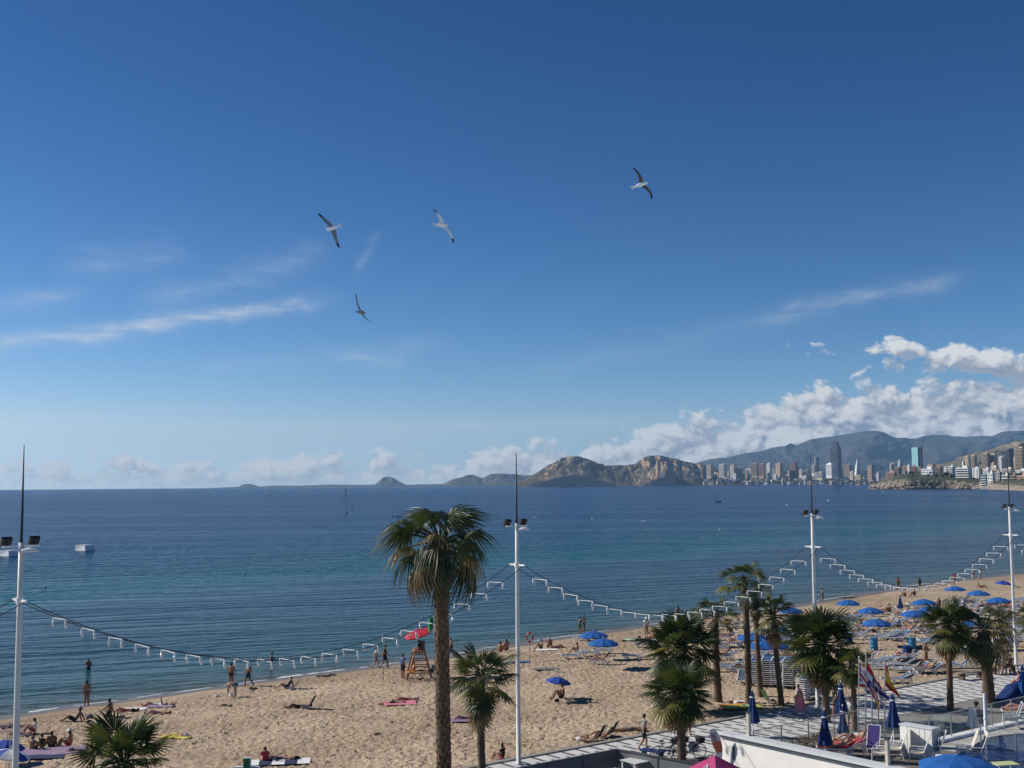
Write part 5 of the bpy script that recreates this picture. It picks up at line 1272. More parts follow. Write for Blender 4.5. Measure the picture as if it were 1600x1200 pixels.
# ---------------------------------------------------------------- parasols
def canopy_mesh(r, h, n=10, name='canopy', m_='blue_fabric', sc=.04, k2=None):
    b = MB(); rows = [(0.02, h), (r*.35, h*.80), (r*.70, h*.46), (r, 0.0), (r*1.005, -.09)]; N = n*2
    for i, (rr, z) in enumerate(rows):
        for j in range(N):
            a = 2*math.pi*j/N; f = 1.0 if j % 2 == 0 else .965
            b.v.append((rr*f*math.cos(a), rr*f*math.sin(a), z - (sc if j % 2 else 0)*(rr/r)))
    for i in range(len(rows)-1):
        for j in range(N): b.face((i*N+j, i*N+(j+1) % N, (i+1)*N+(j+1) % N, (i+1)*N+j), (j//2 % 2) if k2 else 0)
    return b.mesh(name, [m_] + ([k2] if k2 else []))
CAN = canopy_mesh(1.15, .38); _b = MB(); _b.tube([(0, 0, 0), (0, 0, 2.25)], .022, 6); POLE = _b.mesh('pole', 'steel'); _b = MB(); _b.lathe([(.03, 0), (.045, .04), (.01, .10)], 6); FIN = _b.mesh('finial', 'white_plastic')
_b = MB()
for j in range(10):
    a = 2*math.pi*j/10; _b.bar((0, 0, 2.12), (1.12*math.cos(a), 1.12*math.sin(a), 1.92), .015)
RIBS = _b.mesh('ribs', 'steel')
def parasol(cx, cy, label, tilt=0.0, can=CAN, hgt=1.9, ground=S, s=1.0, taz=0.0):
    y = cy + 20
    for _ in range(8):
        p = ground(cx, y); y = cy + ppm(p)*(hgt + .15)*s
    o = thing('parasol', label, 'parasol', p, random.uniform(0, 1), 'open parasols'); o.scale = (s, s, s)
    link('pole', POLE, o); c = link('canopy', can, o, (0, 0, hgt)); link('ribs', RIBS, c, (0, 0, -hgt)); link('finial', FIN, c, (0, 0, .38))
    if tilt: c.rotation_euler = (tilt*math.sin(taz), tilt*math.cos(taz), 0)
    return o
for a in ((928, 991, 'left and farther of the two blue shore parasols'), (943, 1003, 'right and nearer of the two blue shore parasols'), (1103, 998, 'blue parasol half hidden by the dark bushy palm'), (1177, 994, 'blue parasol crossed by the twin palm trunks'), (1194, 1007, 'lower blue parasol right of the twin palm trunks'),
          (1237, 953, 'blue parasol right of the leaning palm crown'), (1207, 1006, 'blue parasol behind the trunk of the leaning palm'), (1326, 941, 'lone blue parasol nearest the water, left of the far group'), (1361, 953, 'second blue parasol from the left of the far group'), (1371, 972, 'lowest blue parasol of the far group'), (1429, 958, 'wide blue parasol left of the slender palm crown'),
          (1445, 940, 'blue parasol below the closed navy one'), (1457, 951, 'blue parasol touching the slender palm crown'), (1493, 919, 'blue parasol far back under the festoon'), (1530, 926, 'blue parasol far back between two palms'), (1561, 937, 'rightmost large blue parasol left of the right mast'), (1520, 975, 'blue parasol hidden behind the ragged palm')):
    parasol(*a)
CAN2 = canopy_mesh(.95, .34, 8, m_='royal_fabric'); CAN3 = canopy_mesh(1.0, .36, 8, m_='royal_fabric', k2='white_paint')
parasol(873, 1062, 'small royal blue umbrella alone in the middle of the sand', .18, CAN2, 1.35, s=.82, taz=0.0)
parasol(1569, 910, 'dusky blue umbrella near the top of the right mast base', .1, CAN2, 1.7); parasol(10, 1162, 'upper blue umbrella behind the left mast', .15, CAN2, 1.0, s=.9); parasol(14, 1177, 'blue and white striped umbrella behind the left mast', .2, CAN3, .9, s=.95)
# closed parasols
def closed_mesh(r, h, m_='navy_fabric'):
    b = MB(); n = 16
    prof = [(.03, h), (.07, h*.93), (.11, h*.80), (.12, h*.77), (r*.55, h*.45), (r*.9, h*.14), (r, .06), (r*.96, 0)]
    for rr, z in prof:
        for j in range(n):
            a = 2*math.pi*j/n; f = 1.0 if j % 2 == 0 else .74
            b.v.append((rr*f*math.cos(a), rr*f*math.sin(a), z - (.05 if (j % 2 and z < .1*h) else 0)))
    for i in range(len(prof)-1):
        for j in range(n): b.face((i*n+j, i*n+(j+1) % n, (i+1)*n+(j+1) % n, (i+1)*n+j))
    return b.mesh('furled_canopy', m_)
CLS = closed_mesh(.36, 1.55)
_b = MB(); _b.lathe([(.125, 1.20), (.14, 1.23), (.125, 1.26)], 12); TIE = _b.mesh('tie', 'ledge_paint')
def closed(p, label, z0=.85, s=1.0, me=CLS):
    o = thing('closed_parasol', label, 'parasol', p, random.random(), 'closed parasols'); o.scale = (s, s, s)
    b = MB(); b.tube([(0, 0, 0), (0, 0, z0 + 1.6)], .03, 8); b.build('pole', 'white_paint', o)
    c = link('furled_canopy', me, o, (0, 0, z0)); link('tie', TIE, c); link('finial', FIN, o, (0, 0, z0 + 1.55))
    b = MB(); b.lathe([(.28, 0), (.28, .05), (.05, .09)], 14); b.build('base', 'concrete', o)
    return o
closed(S(1407, 957), 'closed navy parasol standing alone near the far water edge', .5, .9)

# ---------------------------------------------------------------- bins, benches, counter
def bin_(x, y, m_, label, s=1.0):
    p = S(x, y); o = thing('barrel_bin', label, 'bin', p, x % 3, 'barrel bins on the beach'); o.scale = (s, s, s)
    b = MB(); b.lathe([(.27, 0), (.29, .03), (.285, .28), (.305, .30), (.285, .33), (.285, .58), (.305, .60), (.285, .63), (.28, .86), (.30, .88)], 16); b.build('drum', m_, o, True)
    b = MB(); b.lathe([(.305, .88), (.31, .92), (.22, .95)], 16); b.build('rim', m_, o)
    b = MB(); b.grid(lambda u, v: (.30*math.cos(-1.9 + u*.9), .30*math.sin(-1.9 + u*.9), .45 + .28*v), 6, 1); b.build('label_sheet', 'white_paint', o)
    return o
bin_(1225, 997, 'barrel_blue', 'light blue bin left of the third mast'); bin_(1366, 1016, 'barrel_blue', 'light blue bin with white sheet among the sunbeds', 1.05); bin_(1426, 1015, 'barrel_blue', 'light blue bin left of the slender palm'); bin_(1418, 1032, 'navy_fabric', 'navy covered bin casting a shadow beside the sunbeds', 1.15); bin_(1327, 1007, 'navy_fabric', 'navy bin right of the wide dark palm crown')
def boards():
    b = MB(); c = [S(1418, 1024), S(1466, 1014), S(1640, 1036), S(1600, 1050), S(1490, 1058)]
    n0 = len(b.v); b.v += [(p.x, p.y, p.z + .07) for p in c]; b.face(range(n0, n0+5)[::-1])
    mat('worn_board', (0.34, 0.27, 0.20), 0.9, 0.2, 2.0); tag(b.build('boardwalk', 'worn_board'), kind='structure')
boards()
def counter():
    a, b_ = S(1469, 1019), S(1562, 1034); o = thing('long_counter', 'long white-topped counter on posts behind the two right palms', 'counter', a)
    d = b_ - a; t = MB(); t.bar((0, 0, .72), d + Vector((0, 0, .72)), .5, .07); t.build('top', 'white_paint', o)
    for i in range(6):
        l = MB(); q = d*(.02 + .96*i/5); l.bar(q + Vector((0, 0, -.1)), q + Vector((0, 0, .70)), .22, .30); l.build('leg', 'wood_dark', o)
counter()
for x, y, c, lab in ((1491, 1024, 'grey', 'grey bucket under the long counter'), (1504, 1025, 'white', 'white bucket under the long counter')):
    p = S(x, y); b = MB(); b.lathe([(.2, 0), (.25, .5), (.26, .52)], 14); o = b.build('bucket', 'cloth_' + c, None, True, p); h = MB(); h.tube([(-.25, 0, .5), (0, 0, .68), (.25, 0, .5)], .015, 5); h.build('handle', 'steel', o); tag(o, lab, 'bucket', 'buckets under the counter')
def bench(p, deg, label, L=1.7):
    o = thing('bench', label, 'bench', p, R(deg), 'benches on the promenade')
    for i in range(3):
        b = MB(); b.box((0, -.17 + i*.17, .45), (L, .15, .07)); b.build('slat', 'wood_grey', o)
    for s in (-1, 1):
        b = MB(); b.box((s*L*.36, 0, .21), (.16, .44, .42)); b.build('leg', 'wood_dark', o)
    return o
dg = math.degrees(rzp)
bench(P(1517, 1061), dg - 12, 'wooden bench on the promenade between the two right palms', 2.2); bench(P(1567, 1052), dg - 12, 'wooden bench carrying two seated people at right', 2.4)
person(P(1563, 1053), 'chair', -110, 'seated person in a white shirt on the right bench', skin='fair', top='white', bottom='khaki', legs='khaki', hair='blond', dz=-.02)
person(P(1579, 1052), 'chair', -130, 'seated person in dark clothes on the right bench', skin='tan', top='black', bottom='black', legs='black', dz=-.02)
# low beach chairs
def low_chair(p, deg, c, label):
    o = thing('beach_chair', label, 'chair', p, R(deg), 'low folding beach chairs')
    b = MB(); b.grid(lambda u, v: (-.25 + .5*u, (v-.5)*.5, .22 - .05*math.sin(math.pi*u)), 4, 2); b.build('seat', 'cloth_' + c, o)
    b = MB(); b.grid(lambda u, v: (.25 + .35*u, (v-.5)*.5, .22 + .62*u), 4, 2); b.build('backrest', 'cloth_' + c, o)
    for s in (-1, 1):
        b = MB(); b.tube([(-.27, s*.26, .22), (.25, s*.26, .22), (.61, s*.26, .86)], .015, 5); b.tube([(-.2, s*.26, .22), (.2, s*.26, .0)], .015, 5); b.tube([(.3, s*.26, .26), (-.15, s*.26, .0)], .015, 5); b.build('side_frame', 'steel', o)
    return o
low_chair(S(478, 1108), -10, 'navy', 'dark low chair casting a long shadow mid beach'); low_chair(S(455, 1078), 0, 'navy', 'low chair behind the person in dark blue by the foam'); low_chair(S(888, 1097), -5, 'black', 'dark low chair under the lone blue umbrella')
person(S(880, 1098), 'sit', 190, 'man sitting in the shade of the lone blue umbrella', skin='brown', bottom='black', dz=.2, s=1.1)
low_chair(S(928, 1158), -25, 'black', 'left of two black low chairs by the promenade kerb'); low_chair(S(948, 1152), -25, 'black', 'right of two black low chairs by the promenade kerb')
person(S(921, 1160), 'recline', -15, 'sunbather in the left black low chair by the kerb', skin='fair', bottom='black', dz=-.28, s=.9, hat=None); person(S(942, 1154), 'recline', -15, 'sunbather in the right black low chair by the kerb', skin='tan', bottom='khaki', dz=-.28, s=.9)
bag(906, 1160, 'white', 'white towel bundle left of the black low chairs', .8); low_chair(S(1043, 1140), -10, 'red', 'red folding chair half hidden by the nearest bushy palm'); low_chair(S(1206, 1100), -160, 'green', 'dark green folding chair left of the leaning palm foot'); low_chair(S(1590, 919), 180, 'green', 'green folding chair near the dusky blue umbrella')

# ---------------------------------------------------------------- lifeguard post, lifebuoy, markers
mat('wood_warm', (0.34, 0.20, 0.11), 0.8, 0.25, 6)
def lifeguard():
    p = S(655, 1061); o = thing('lifeguard_chair', 'wooden A-frame lifeguard chair with a barrel-backed seat', 'lifeguard chair', p, R(10))
    for sx in (-1, 1):
        for sy in (-1, 1):
            b = MB(); b.bar((sx*.95, sy*.55, -.1), (sx*.30, sy*.40, 2.15), .13, .10); b.build('leg', 'wood_warm', o)
    for z in (.5, .95, 1.4, 1.8):
        f = .95 - .65*z/2.15
        for sy in (-1, 1):
            b = MB(); b.bar((-f, sy*.5, z), (f, sy*.5, z), .08); b.build('rung', 'wood_warm', o)
    b = MB(); b.box((0, 0, 2.0), (.9, .9, .10)); b.build('seat', 'wood_warm', o)
    b = MB(); b.grid(lambda u, v: (.42*math.cos(-1.3 + 2.6*u), .42*math.sin(-1.3 + 2.6*u), 2.05 + .62*v), 10, 2); b.build('backrest', 'wood_dark', o)
    b = MB(); b.tube([(0, 0, 2.0), (-.1, 0, 3.3)], .03, 6); b.build('pole', 'steel', o)
    c = canopy_mesh(1.0, .22, 8, 'sunshade', 'red_board'); q = link('sunshade', c, o, (-.1, 0, 3.25)); q.rotation_euler = (0.15, -.28, 0)
    b = MB(); b.box((-.62, -.35, .115), (.34, .05, .10)); b.build('lettering', 'white_paint', q)
lifeguard()
person(S(654, 1061), 'chair', 170, 'dark-haired lifeguard sitting up on the wooden chair', skin='tan', top='black', bottom='red', legs='red', dz=1.5); person(S(646, 1064), 'chair', 190, 'person in orange seated at the foot of the lifeguard chair', skin='tan', top='orange', bottom='orange', legs='orange', dz=.1)
_b = MB(); _b.tube([(0, 0, 0), (0, 0, 4.6)], .025, 6); _o = thing('flag_staff', 'staff with a green flag behind the tall palm trunk', 'flag', S(678, 1062)); _b.build('pole', 'steel', _o); _b = MB(); mat('flag_green', (0.03, 0.28, 0.08), 0.85)
_b.grid(lambda u, v: (-.05 - .35*u, .12*math.sin(u*7), 4.5 - .9*v - .3*u), 8, 6); _b.build('flag', 'flag_green', _o)
def bicycle(p, deg, label, m_='black_metal'):
    o = thing('bicycle', label, 'bicycle', p, R(deg), 'parked bicycles')
    for x in (-.52, .52):
        b = MB(); b.tube([(x + .33*math.cos(a), 0, .34 + .33*math.sin(a)) for a in np.linspace(0, 2*math.pi, 21)[:-1]], .022, 5, closed=True)
        w = b.build('wheel', 'rubber', o); sp = MB()
        for i in range(8): a = math.pi*i/8; sp.bar((x - .32*math.cos(a), 0, .34 - .32*math.sin(a)), (x + .32*math.cos(a), 0, .34 + .32*math.sin(a)), .006)
        sp.build('spokes', 'steel', w)
    b = MB()
    for a, c in (((-.52, 0, .34), (-.12, 0, .32)), ((-.12, 0, .32), (-.22, 0, .86)), ((-.22, 0, .80), (.36, 0, .78)), ((-.12, 0, .32), (.38, 0, .72)), ((-.52, 0, .34), (-.2, 0, .76)), ((.34, 0, .95), (.52, 0, .34))): b.tube([a, c], .018, 6)
    b.build('frame', m_, o)
    b = MB(); b.tube([(.42, -.28, 1.0), (.34, -.1, .98), (.34, .1, .98), (.42, .28, 1.0)], .015, 6); b.build('handlebar', 'black_metal', o)
    b = MB(); b.box((-.24, 0, .90), (.26, .14, .06), taper=.7); b.build('saddle', 'rubber', o)
    b = MB(); b.box((.55, 0, .85), (.28, .34, .24), taper=1.15); b.build('basket', 'black_metal', o)
    return o
bicycle(S(663, 1067), 5, 'black bicycle leaning at the lifeguard chair'); bicycle(S(667, 1061), 12, 'second bicycle half hidden behind the first at the lifeguard chair')
def buoy_post():
    o = thing('lifebuoy_post', 'red lifebuoy ring hanging on a thin post on the sand', 'lifebuoy', S(828, 1033)); b = MB(); b.tube([(0, 0, -.1), (0, 0, 2.3)], .035, 6); b.build('post', 'wood_grey', o)
    b = MB(); b.tube([(.25*math.cos(a), -.06, 1.85 + .36*math.sin(a)) for a in np.linspace(0, 2*math.pi, 25)[:-1]], .065, 8, closed=True); b.build('ring', 'red_board', o, True)
    for a in (.8, 2.4, 3.9, 5.5): b = MB(); b.box((.25*math.cos(a), -.06, 1.85 + .36*math.sin(a)), (.12, .15, .12)); b.build('band', 'white_paint', o)
buoy_post()
for x, y, lab in ((599, 1062, 'thin marker stick left of the man in blue'), (640.5, 1074, 'thin marker stick in front of the lifeguard chair')):
    b = MB(); b.tube([(0, 0, -.1), (.01, 0, .5), (0, 0, .95)], [.02, .018, .015], 6); o = b.build('marker_stick', 'wood_dark', None, False, S(x, y)); c = MB(); c.box((0, 0, .97), (.06, .06, .05)); c.build('cap', 'white_paint', o); tag(o, lab, 'stick', 'marker sticks')
# seaweed left by the water
mat('weed', (0.03, 0.022, 0.015), 0.9)
def weed():
    b = MB(); rnd = random.Random(8)
    for (x, y, n, sx) in ((506, 1057, 26, 11), (523, 1055, 10, 8), (350, 1103, 14, 8), (396, 1077, 10, 4), (590, 1149, 6, 5)):
        for i in range(n):
            p = S(x + rnd.gauss(0, sx*.5), y + rnd.gauss(0, .8)); r = rnd.uniform(.06, .2); b.lathe([(r, -.01), (r*.8, r*.35), (r*.2, r*.6)], 6, c=p)
    tag(b.build('seaweed', 'weed'), 'dark clumps of seaweed on the sand near the water', 'seaweed', kind='stuff')
weed()

# ---------------------------------------------------------------- people on the promenade
person(P(1006, 1171), 'walk', 25, 'man in black T-shirt and shorts walking on the promenade', skin='fair', top='grey', bottom='black', legs='black', hair='dark')
_o = person(P(1075, 1150), 'stand', -70, 'person with a white bag standing behind the nearest palm trunk', skin='fair', top='navy', bottom='navy', legs='navy', hair='dark')
_b = MB(); _b.box((.20, .05, .98), (.10, .34, .34), taper=.85); _b.build('white_bag', 'cloth_white', _o)
_o = person(P(1250, 1116), 'walk', 160, 'woman in a long pink dress walking past the third mast', skin='fair', top='pink', bottom='pink', legs='pink', hair='brownhair', s=.97)
_b = MB(); _b.lathe([(.15, 1.12), (.19, 1.0), (.22, .85), (.24, .6), (.26, .4), (.28, .24)], 14, cap=False)
for _i, _v in enumerate(_b.v): _b.v[_i] = (_v[0]*1.15 + .03*math.sin(_i*2.1), _v[1]*.8, _v[2])
_b.build('dress_skirt', 'cloth_pink', _o, True)
person(P(1329, 1141), 'stand', 60, 'person in white shirt and pale trousers behind the small yellowish palm', skin='fair', top='white', bottom='khaki', legs='khaki', hair='greyhair')
person(P(1306, 1121), 'walk', 200, 'person in dark clothes half hidden by the closed parasols', skin='tan', top='black', bottom='black', legs='black')

# ---------------------------------------------------------------- pool terrace
DZ = 3.0
def dk(u, w, z=DZ): return pp(u, w, z)
def terrace():
    out = [(5.0, 9.9), (12.6, 9.9), (13.4, 13.1), (60, 13.1), (60, 40), (5.0, 40)]
    b = MB(); n = len(out)
    b.v += [tuple(dk(u, w)) for u, w in out] + [tuple(dk(u, w, PROM_Z - .1)) for u, w in out]
    # pool outline in photo space at deck level
    b.face(list(range(n))[::-1] if (dk(*out[1]) - dk(*out[0])).to_2d().cross((dk(*out[2]) - dk(*out[1])).to_2d()) < 0 else range(n))
    for i in range(n): b.face((i, (i+1) % n, n + (i+1) % n, n + i))
    tag(b.build('pool_terrace', 'deck_tile'), kind='structure')
    k = MB(); k.box((dk(13.4, 13.1) + dk(60, 13.1))/2 + Vector((0, 0, .06)), (46.6, .42, .12), rz=rzp); k.box((dk(5.2, 10.0) + dk(12.6, 10.0))/2 + Vector((0, 0, .05)), (7.4, .25, .10), rz=rzp); tag(k.build('terrace_kerb', 'white_paint'), kind='structure')
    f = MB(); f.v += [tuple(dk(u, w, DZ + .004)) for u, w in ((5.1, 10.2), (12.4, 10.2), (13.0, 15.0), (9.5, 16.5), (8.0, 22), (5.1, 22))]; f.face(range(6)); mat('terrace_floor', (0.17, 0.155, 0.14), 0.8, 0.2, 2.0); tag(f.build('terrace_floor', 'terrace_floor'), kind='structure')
    px = [(1405, 1235), (1440, 1203), (1466, 1190), (1490, 1181), (1512, 1172), (1530, 1161), (1548, 1153), (1572, 1149), (1600, 1147.5), (1640, 1149), (1690, 1158), (1720, 1180), (1700, 1235)]
    def wm():
        m = bpy.data.materials.new('pool_water'); m.use_nodes = True; T = NT(m.node_tree); bb = T.n['Principled BSDF']; pos = T.node('ShaderNodeNewGeometry').outputs['Position']
        T.put(bb.inputs['Base Color'], T.mix(T.rng(T.noise(pos, 1.4, 3, 0.6, 1.5), .42, .62), (0.002, 0.012, 0.075, 1), (0.010, 0.045, 0.16, 1))); bb.inputs['Roughness'].default_value = 0.12; bb.inputs['Specular IOR Level'].default_value = 0.12
        bn = T.node('ShaderNodeBump'); bn.inputs['Distance'].default_value = .05; T.put(bn.inputs['Height'], T.noise(pos, 2.2, 3, .5)); T.l.new(bn.outputs[0], bb.inputs['Normal']); MATS['pool_water'] = m
    wm(); w = MB(); w.v += [tuple(G(x, y, DZ + .012)) for x, y in px]; w.face(list(range(len(px)))[::-1]); tag(w.build('pool', 'pool_water'), kind='structure')
    c = MB(); pts = [G(x, y, DZ + .02) for x, y in px]; c.tube(pts, .05, 6, closed=True); mat('pool_coping', (0.05, 0.06, 0.08), 0.5); tag(c.build('pool_coping', 'pool_coping'), kind='structure')
terrace()
def garden_wall():
    o = thing('white_wall', 'long white stucco wall with grey ledge in the foreground', 'wall', dk(4.85, 8.7, 0)); o.rotation_euler.z = rzp
    b = MB(); L = 24.0                       # local x along the promenade, local -y inland
    b.box((0, -L/2, 2.5 - .55), (.36, L, 3.86)); b.build('wall', 'stucco', o)
    b = MB(); b.box((0, -L/2 + .03, 3.95), (.56, L + .12, .12)); b.build('ledge', 'ledge_paint', o)
    b = MB(); b.box((-.235, -L/2, 3.83), (.10, L, .05)); b.build('ledge_shade_strip', 'dark_steel', o)  # solid dark strip standing in for the shade under the ledge
    b = MB(); b.box((-.19, -.75, 3.22), (.03, .10, .55)); b.build('slot', 'dark_steel', o)
    st = MB(); rnd = random.Random(4)
    for i in range(26):
        y = -.6 - rnd.random()**1.5*2.6; z = 2.55 - rnd.random()*.5; r = rnd.uniform(.02, .07)
        st.box((-.183, y, z), (.006, r*1.4, r*rnd.uniform(1, 3)))
    st.build('peeling_paint', 'concrete', o)['kind'] = 'stuff'
    for y in (-1.35, -8.2):
        b = MB(); b.box((.12, y, 4.45), (.16, .12, .95)); q = b.build('post', 'cream_sling', o); b = MB(); b.box((.12, y, 4.96), (.19, .15, .06)); b.build('cap', 'dark_steel', q)
garden_wall()
def balustrade(pts, label, h=1.05, seg=1.6):
    o = thing('glass_balustrade', label, 'balustrade', pts[0])
    for a, b_ in zip(pts[:-1], pts[1:]):
        d = b_ - a; n = max(1, int(d.length/seg))
        for i in range(n):
            q0, q1 = a + d*(i + .03)/n - pts[0], a + d*(i + .97)/n - pts[0]; g = MB(); nn = Vector((-d.y, d.x, 0)).normalized()*.006
            g.bar((q0 + q1)/2 + Vector((0, 0, .08)), (q0 + q1)/2 + Vector((0, 0, h)), .012, (q1 - q0).length) if False else g.box((q0 + q1)/2 + Vector((0, 0, .08 + (h-.08)/2)), ((q1-q0).length, .014, h - .08), rz=math.atan2(d.y, d.x))
            g.build('pane', 'glass_pane', o)
            p_ = MB(); p_.box(a + d*i/n - pts[0] + Vector((0, 0, h*.5)), (.05, .05, h)); p_.build('post', 'steel', o)
        r = MB(); r.bar(a - pts[0] + Vector((0, 0, h)), b_ - pts[0] + Vector((0, 0, h)), .03); r.build('handrail', 'steel', o)
balustrade([dk(5.3, 10.0, DZ + .1), dk(12.6, 10.0, DZ + .1)], 'glass balustrade with thin rail behind the white wall')
balustrade([dk(12.6, 10.0, DZ + .1), dk(13.5, 13.1, DZ + .12), dk(34, 13.1, DZ + .12)], 'glass balustrade along the white kerb beside the pool')
balustrade([G(1533, 1164, DZ + .02), G(1588, 1176, DZ + .02), G(1640, 1186, DZ + .02)], 'low glass screen standing in front of the pool', .85)
_q = G(1541, 1156, DZ); _o = thing('steel_post', 'tall grey steel post at the edge of the pool', 'post', _q); _b = MB(); _b.lathe([(.12, 0), (.12, .04), (.075, .06), (.07, 2.0), (.05, 2.06)], 12); _b.build('shaft', 'ledge_paint', _o, True); _b = MB(); _b.lathe([(.09, .9), (.09, 1.0)], 12); _b.build('collar', 'white_paint', _o)
# hedge in a planter behind the balustrade
def planter():
    o = thing('planter', 'low planter with brownish hedge behind the white wall', 'planter', dk(5.5, 10.6, DZ), rzp); b = MB(); b.box((2.0, 0, .14), (4.0, .5, .28)); b.build('trough', 'concrete', o)
    rnd = random.Random(6); g = MB()
    for i in range(900):
        p = Vector((rnd.uniform(.05, 3.95), rnd.uniform(-.25, .25), rnd.uniform(.25, .62))); u = Vector((rnd.gauss(0, 1), rnd.gauss(0, 1), rnd.gauss(0, .7))).normalized()*.09; w = u.cross(Vector((rnd.gauss(0, 1), rnd.gauss(0, 1), rnd.gauss(0, 1)))).normalized()*.035
        g.quad(p - w, p + u*.5 - w*.2, p + u, p + w)
    frond_mat('hedge_leaf', (0.06, 0.05, 0.02), (0.16, 0.10, 0.04)); g.build('foliage', 'hedge_leaf', o)['kind'] = 'stuff'
planter()
# closed parasols
closed(P(1177, 1151), 'closed navy parasol left, behind the corner of the white wall', .72, 1.0); closed(P(1316, 1150), 'taller closed navy parasol left of the flagpoles', 1.15, .98); closed(P(1318, 1158), 'shorter closed navy parasol just below the taller one', .45, .85)
closed(G(1290, 1184, DZ), 'closed navy parasol standing among the sunbathers on the terrace', .62, .92); closed(G(1397, 1166, DZ), 'closed navy parasol in front of the red and yellow flag', .95, .92); closed(P(1600, 1100), 'closed bright blue parasol at the right edge', .55, 1.05, closed_mesh(.36, 1.55, 'blue_fabric'))
# terrace chairs
def sling_chair(p, deg, label, c='cream_sling', hi=.80, frame='white_paint'):
    o = thing('sling_chair', label, 'chair', p, R(deg), 'sling chairs on the pool terrace')
    b = MB(); b.grid(lambda u, v: (-.28 + .52*u, (v-.5)*.5, .42 - .04*math.sin(math.pi*u)), 4, 2); b.build('seat', c, o)
    b = MB(); b.grid(lambda u, v: (.24 + .30*u, (v-.5)*.5, .42 + hi*u), 5, 2); b.build('backrest', c, o)
    for s in (-1, 1):
        b = MB(); b.tube([(-.30, s*.27, .42), (.24, s*.27, .42), (.54, s*.27, .42 + hi)], .02, 6); b.tube([(-.30, s*.27, .62), (.33, s*.27, .62)], .022, 6); b.build('armrest', frame, o)
        b = MB(); b.tube([(-.30, s*.27, .64), (-.34, s*.27, .0)], .02, 6); b.build('leg', frame, o)
        b = MB(); b.tube([(.20, s*.27, .42), (.36, s*.27, .0)], .02, 6); b.build('leg', frame, o)
    b = MB(); b.tube([(.54, -.27, .42 + hi), (.54, .27, .42 + hi)], .02, 6); b.build('top_rail', frame, o)
    return o
for x, y, d, lab, c in ((1376, 1191, -20, 'cream sling chair nearest the purple chair', 'cream_sling'), (1399, 1184, -18, 'cream sling chair left of the white panel', 'cream_sling'), (1434, 1192, -20, 'left sling chair in front of the white panel', 'cream_sling'), (1459, 1187, -20, 'right sling chair in front of the white panel', 'cream_sling'), (1508, 1188, -15, 'small sling chair just behind the open blue terrace parasol', 'cream_sling'), (1523, 1190, -15, 'sling chair seen against the pool water', 'cream_sling'),
                         (1580, 1138, -15, 'white-framed chair standing on the far side of the pool', 'sling_grey'), (1601, 1136, -15, 'white-framed chair cut by the right edge beyond the pool', 'sling_grey'), (1363, 1182, 60, 'purple-blue sling chair left of the cream chairs', 'navy_purple')):
    if c == 'navy_purple': mat('navy_purple', (0.06, 0.04, 0.20), 0.8)
    sling_chair(G(x, y, DZ), d, lab, c)
def deck_lounger(x, y, deg, label, c):
    o = lounger(G(x, y, DZ), deg, label, 'sling_blue', 'sunbeds on the pool terrace')
    b = MB(); b.grid(lambda u, v: (-.9 + 1.2*u, (v-.5)*.66, .39 - .03*math.sin(math.pi*u)), 5, 2); b.grid(lambda u, v: (.30 + .6*u, (v-.5)*.66, .385 + .41*u), 4, 2); t = b.build('towel_cover', 'cloth_' + c, o)
    return o
deck_lounger(1312, 1181, -12, 'terrace sunbed with a red towel under the closed parasol', 'red'); deck_lounger(1336, 1173, -12, 'terrace sunbed with a pink towel beside the flagpoles', 'pink')
person(G(1312, 1181, DZ), 'recline', -12, 'reddish sunbather lying on the terrace under the closed parasol', skin='pinkish', bottom='red', hair='brownhair', dz=-.02); person(G(1337, 1173, DZ), 'recline', -12, 'long-haired sunbather sitting up on the pink towel', skin='fair', top=None, bottom='black', hair='brownhair', dz=.02)
# white panel box
def panel():
    a = G(1418, 1186, DZ); o = thing('white_cabinet', 'square white cabinet with thin seams on the terrace', 'cabinet', a + Vector((.62, .3, 0)), R(-50)); b = MB(); b.box((0, 0, .64), (1.5, .5, 1.28)); b.build('body', 'white_paint', o)
    b = MB(); b.box((0, 0, 1.305), (1.58, .56, .05)); b.build('top', 'ledge_paint', o)
    for x in (-.42, .18, .42): b = MB(); b.box((x, -.252, .64), (.012, .006, 1.2)); b.build('seam', 'dark_steel', o)
    b = MB(); b.box((.9, .1, 1.55), (.5, .03, .62)); b.build('clear_screen', 'glass_pane', o); b = MB(); b.box((.9, .1, 1.0), (.04, .04, .9)); b.build('screen_post', 'steel', o)
panel()
# open parasol and table on the terrace
_c = G(1495, 1180, 5.15); _o = thing('parasol', 'large open blue parasol on the terrace at the bottom edge', 'parasol', (_c.x, _c.y, DZ), .2, 'open parasols'); link('canopy', canopy_mesh(1.32, .34, 8), _o, (0, 0, 1.82)); _b = MB(); _b.tube([(0, 0, 0), (0, 0, 2.2)], .03, 8); _b.build('pole', 'white_paint', _o); _b = MB(); _b.lathe([(.02, 2.2), (.16, 2.14), (.20, 2.10), (.19, 2.06)], 10, cap=False); _b.build('vent_cap', 'blue_fabric', _o)
_p = G(1570, 1193, DZ + .75); _o = thing('low_table', 'small table with a pale green top at the bottom edge', 'table', (_p.x, _p.y, DZ), R(12)); _b = MB(); _b.box((0, 0, .75), (.95, .6, .03)); mat('pale_green', (0.52, 0.58, 0.30), 0.6); _b.build('top', 'pale_green', _o)
for sx in (-1, 1):
    for sy in (-1, 1): _b = MB(); _b.tube([(sx*.4, sy*.24, .74), (sx*.44, sy*.27, 0)], .018, 6); _b.build('leg', 'white_paint', _o)
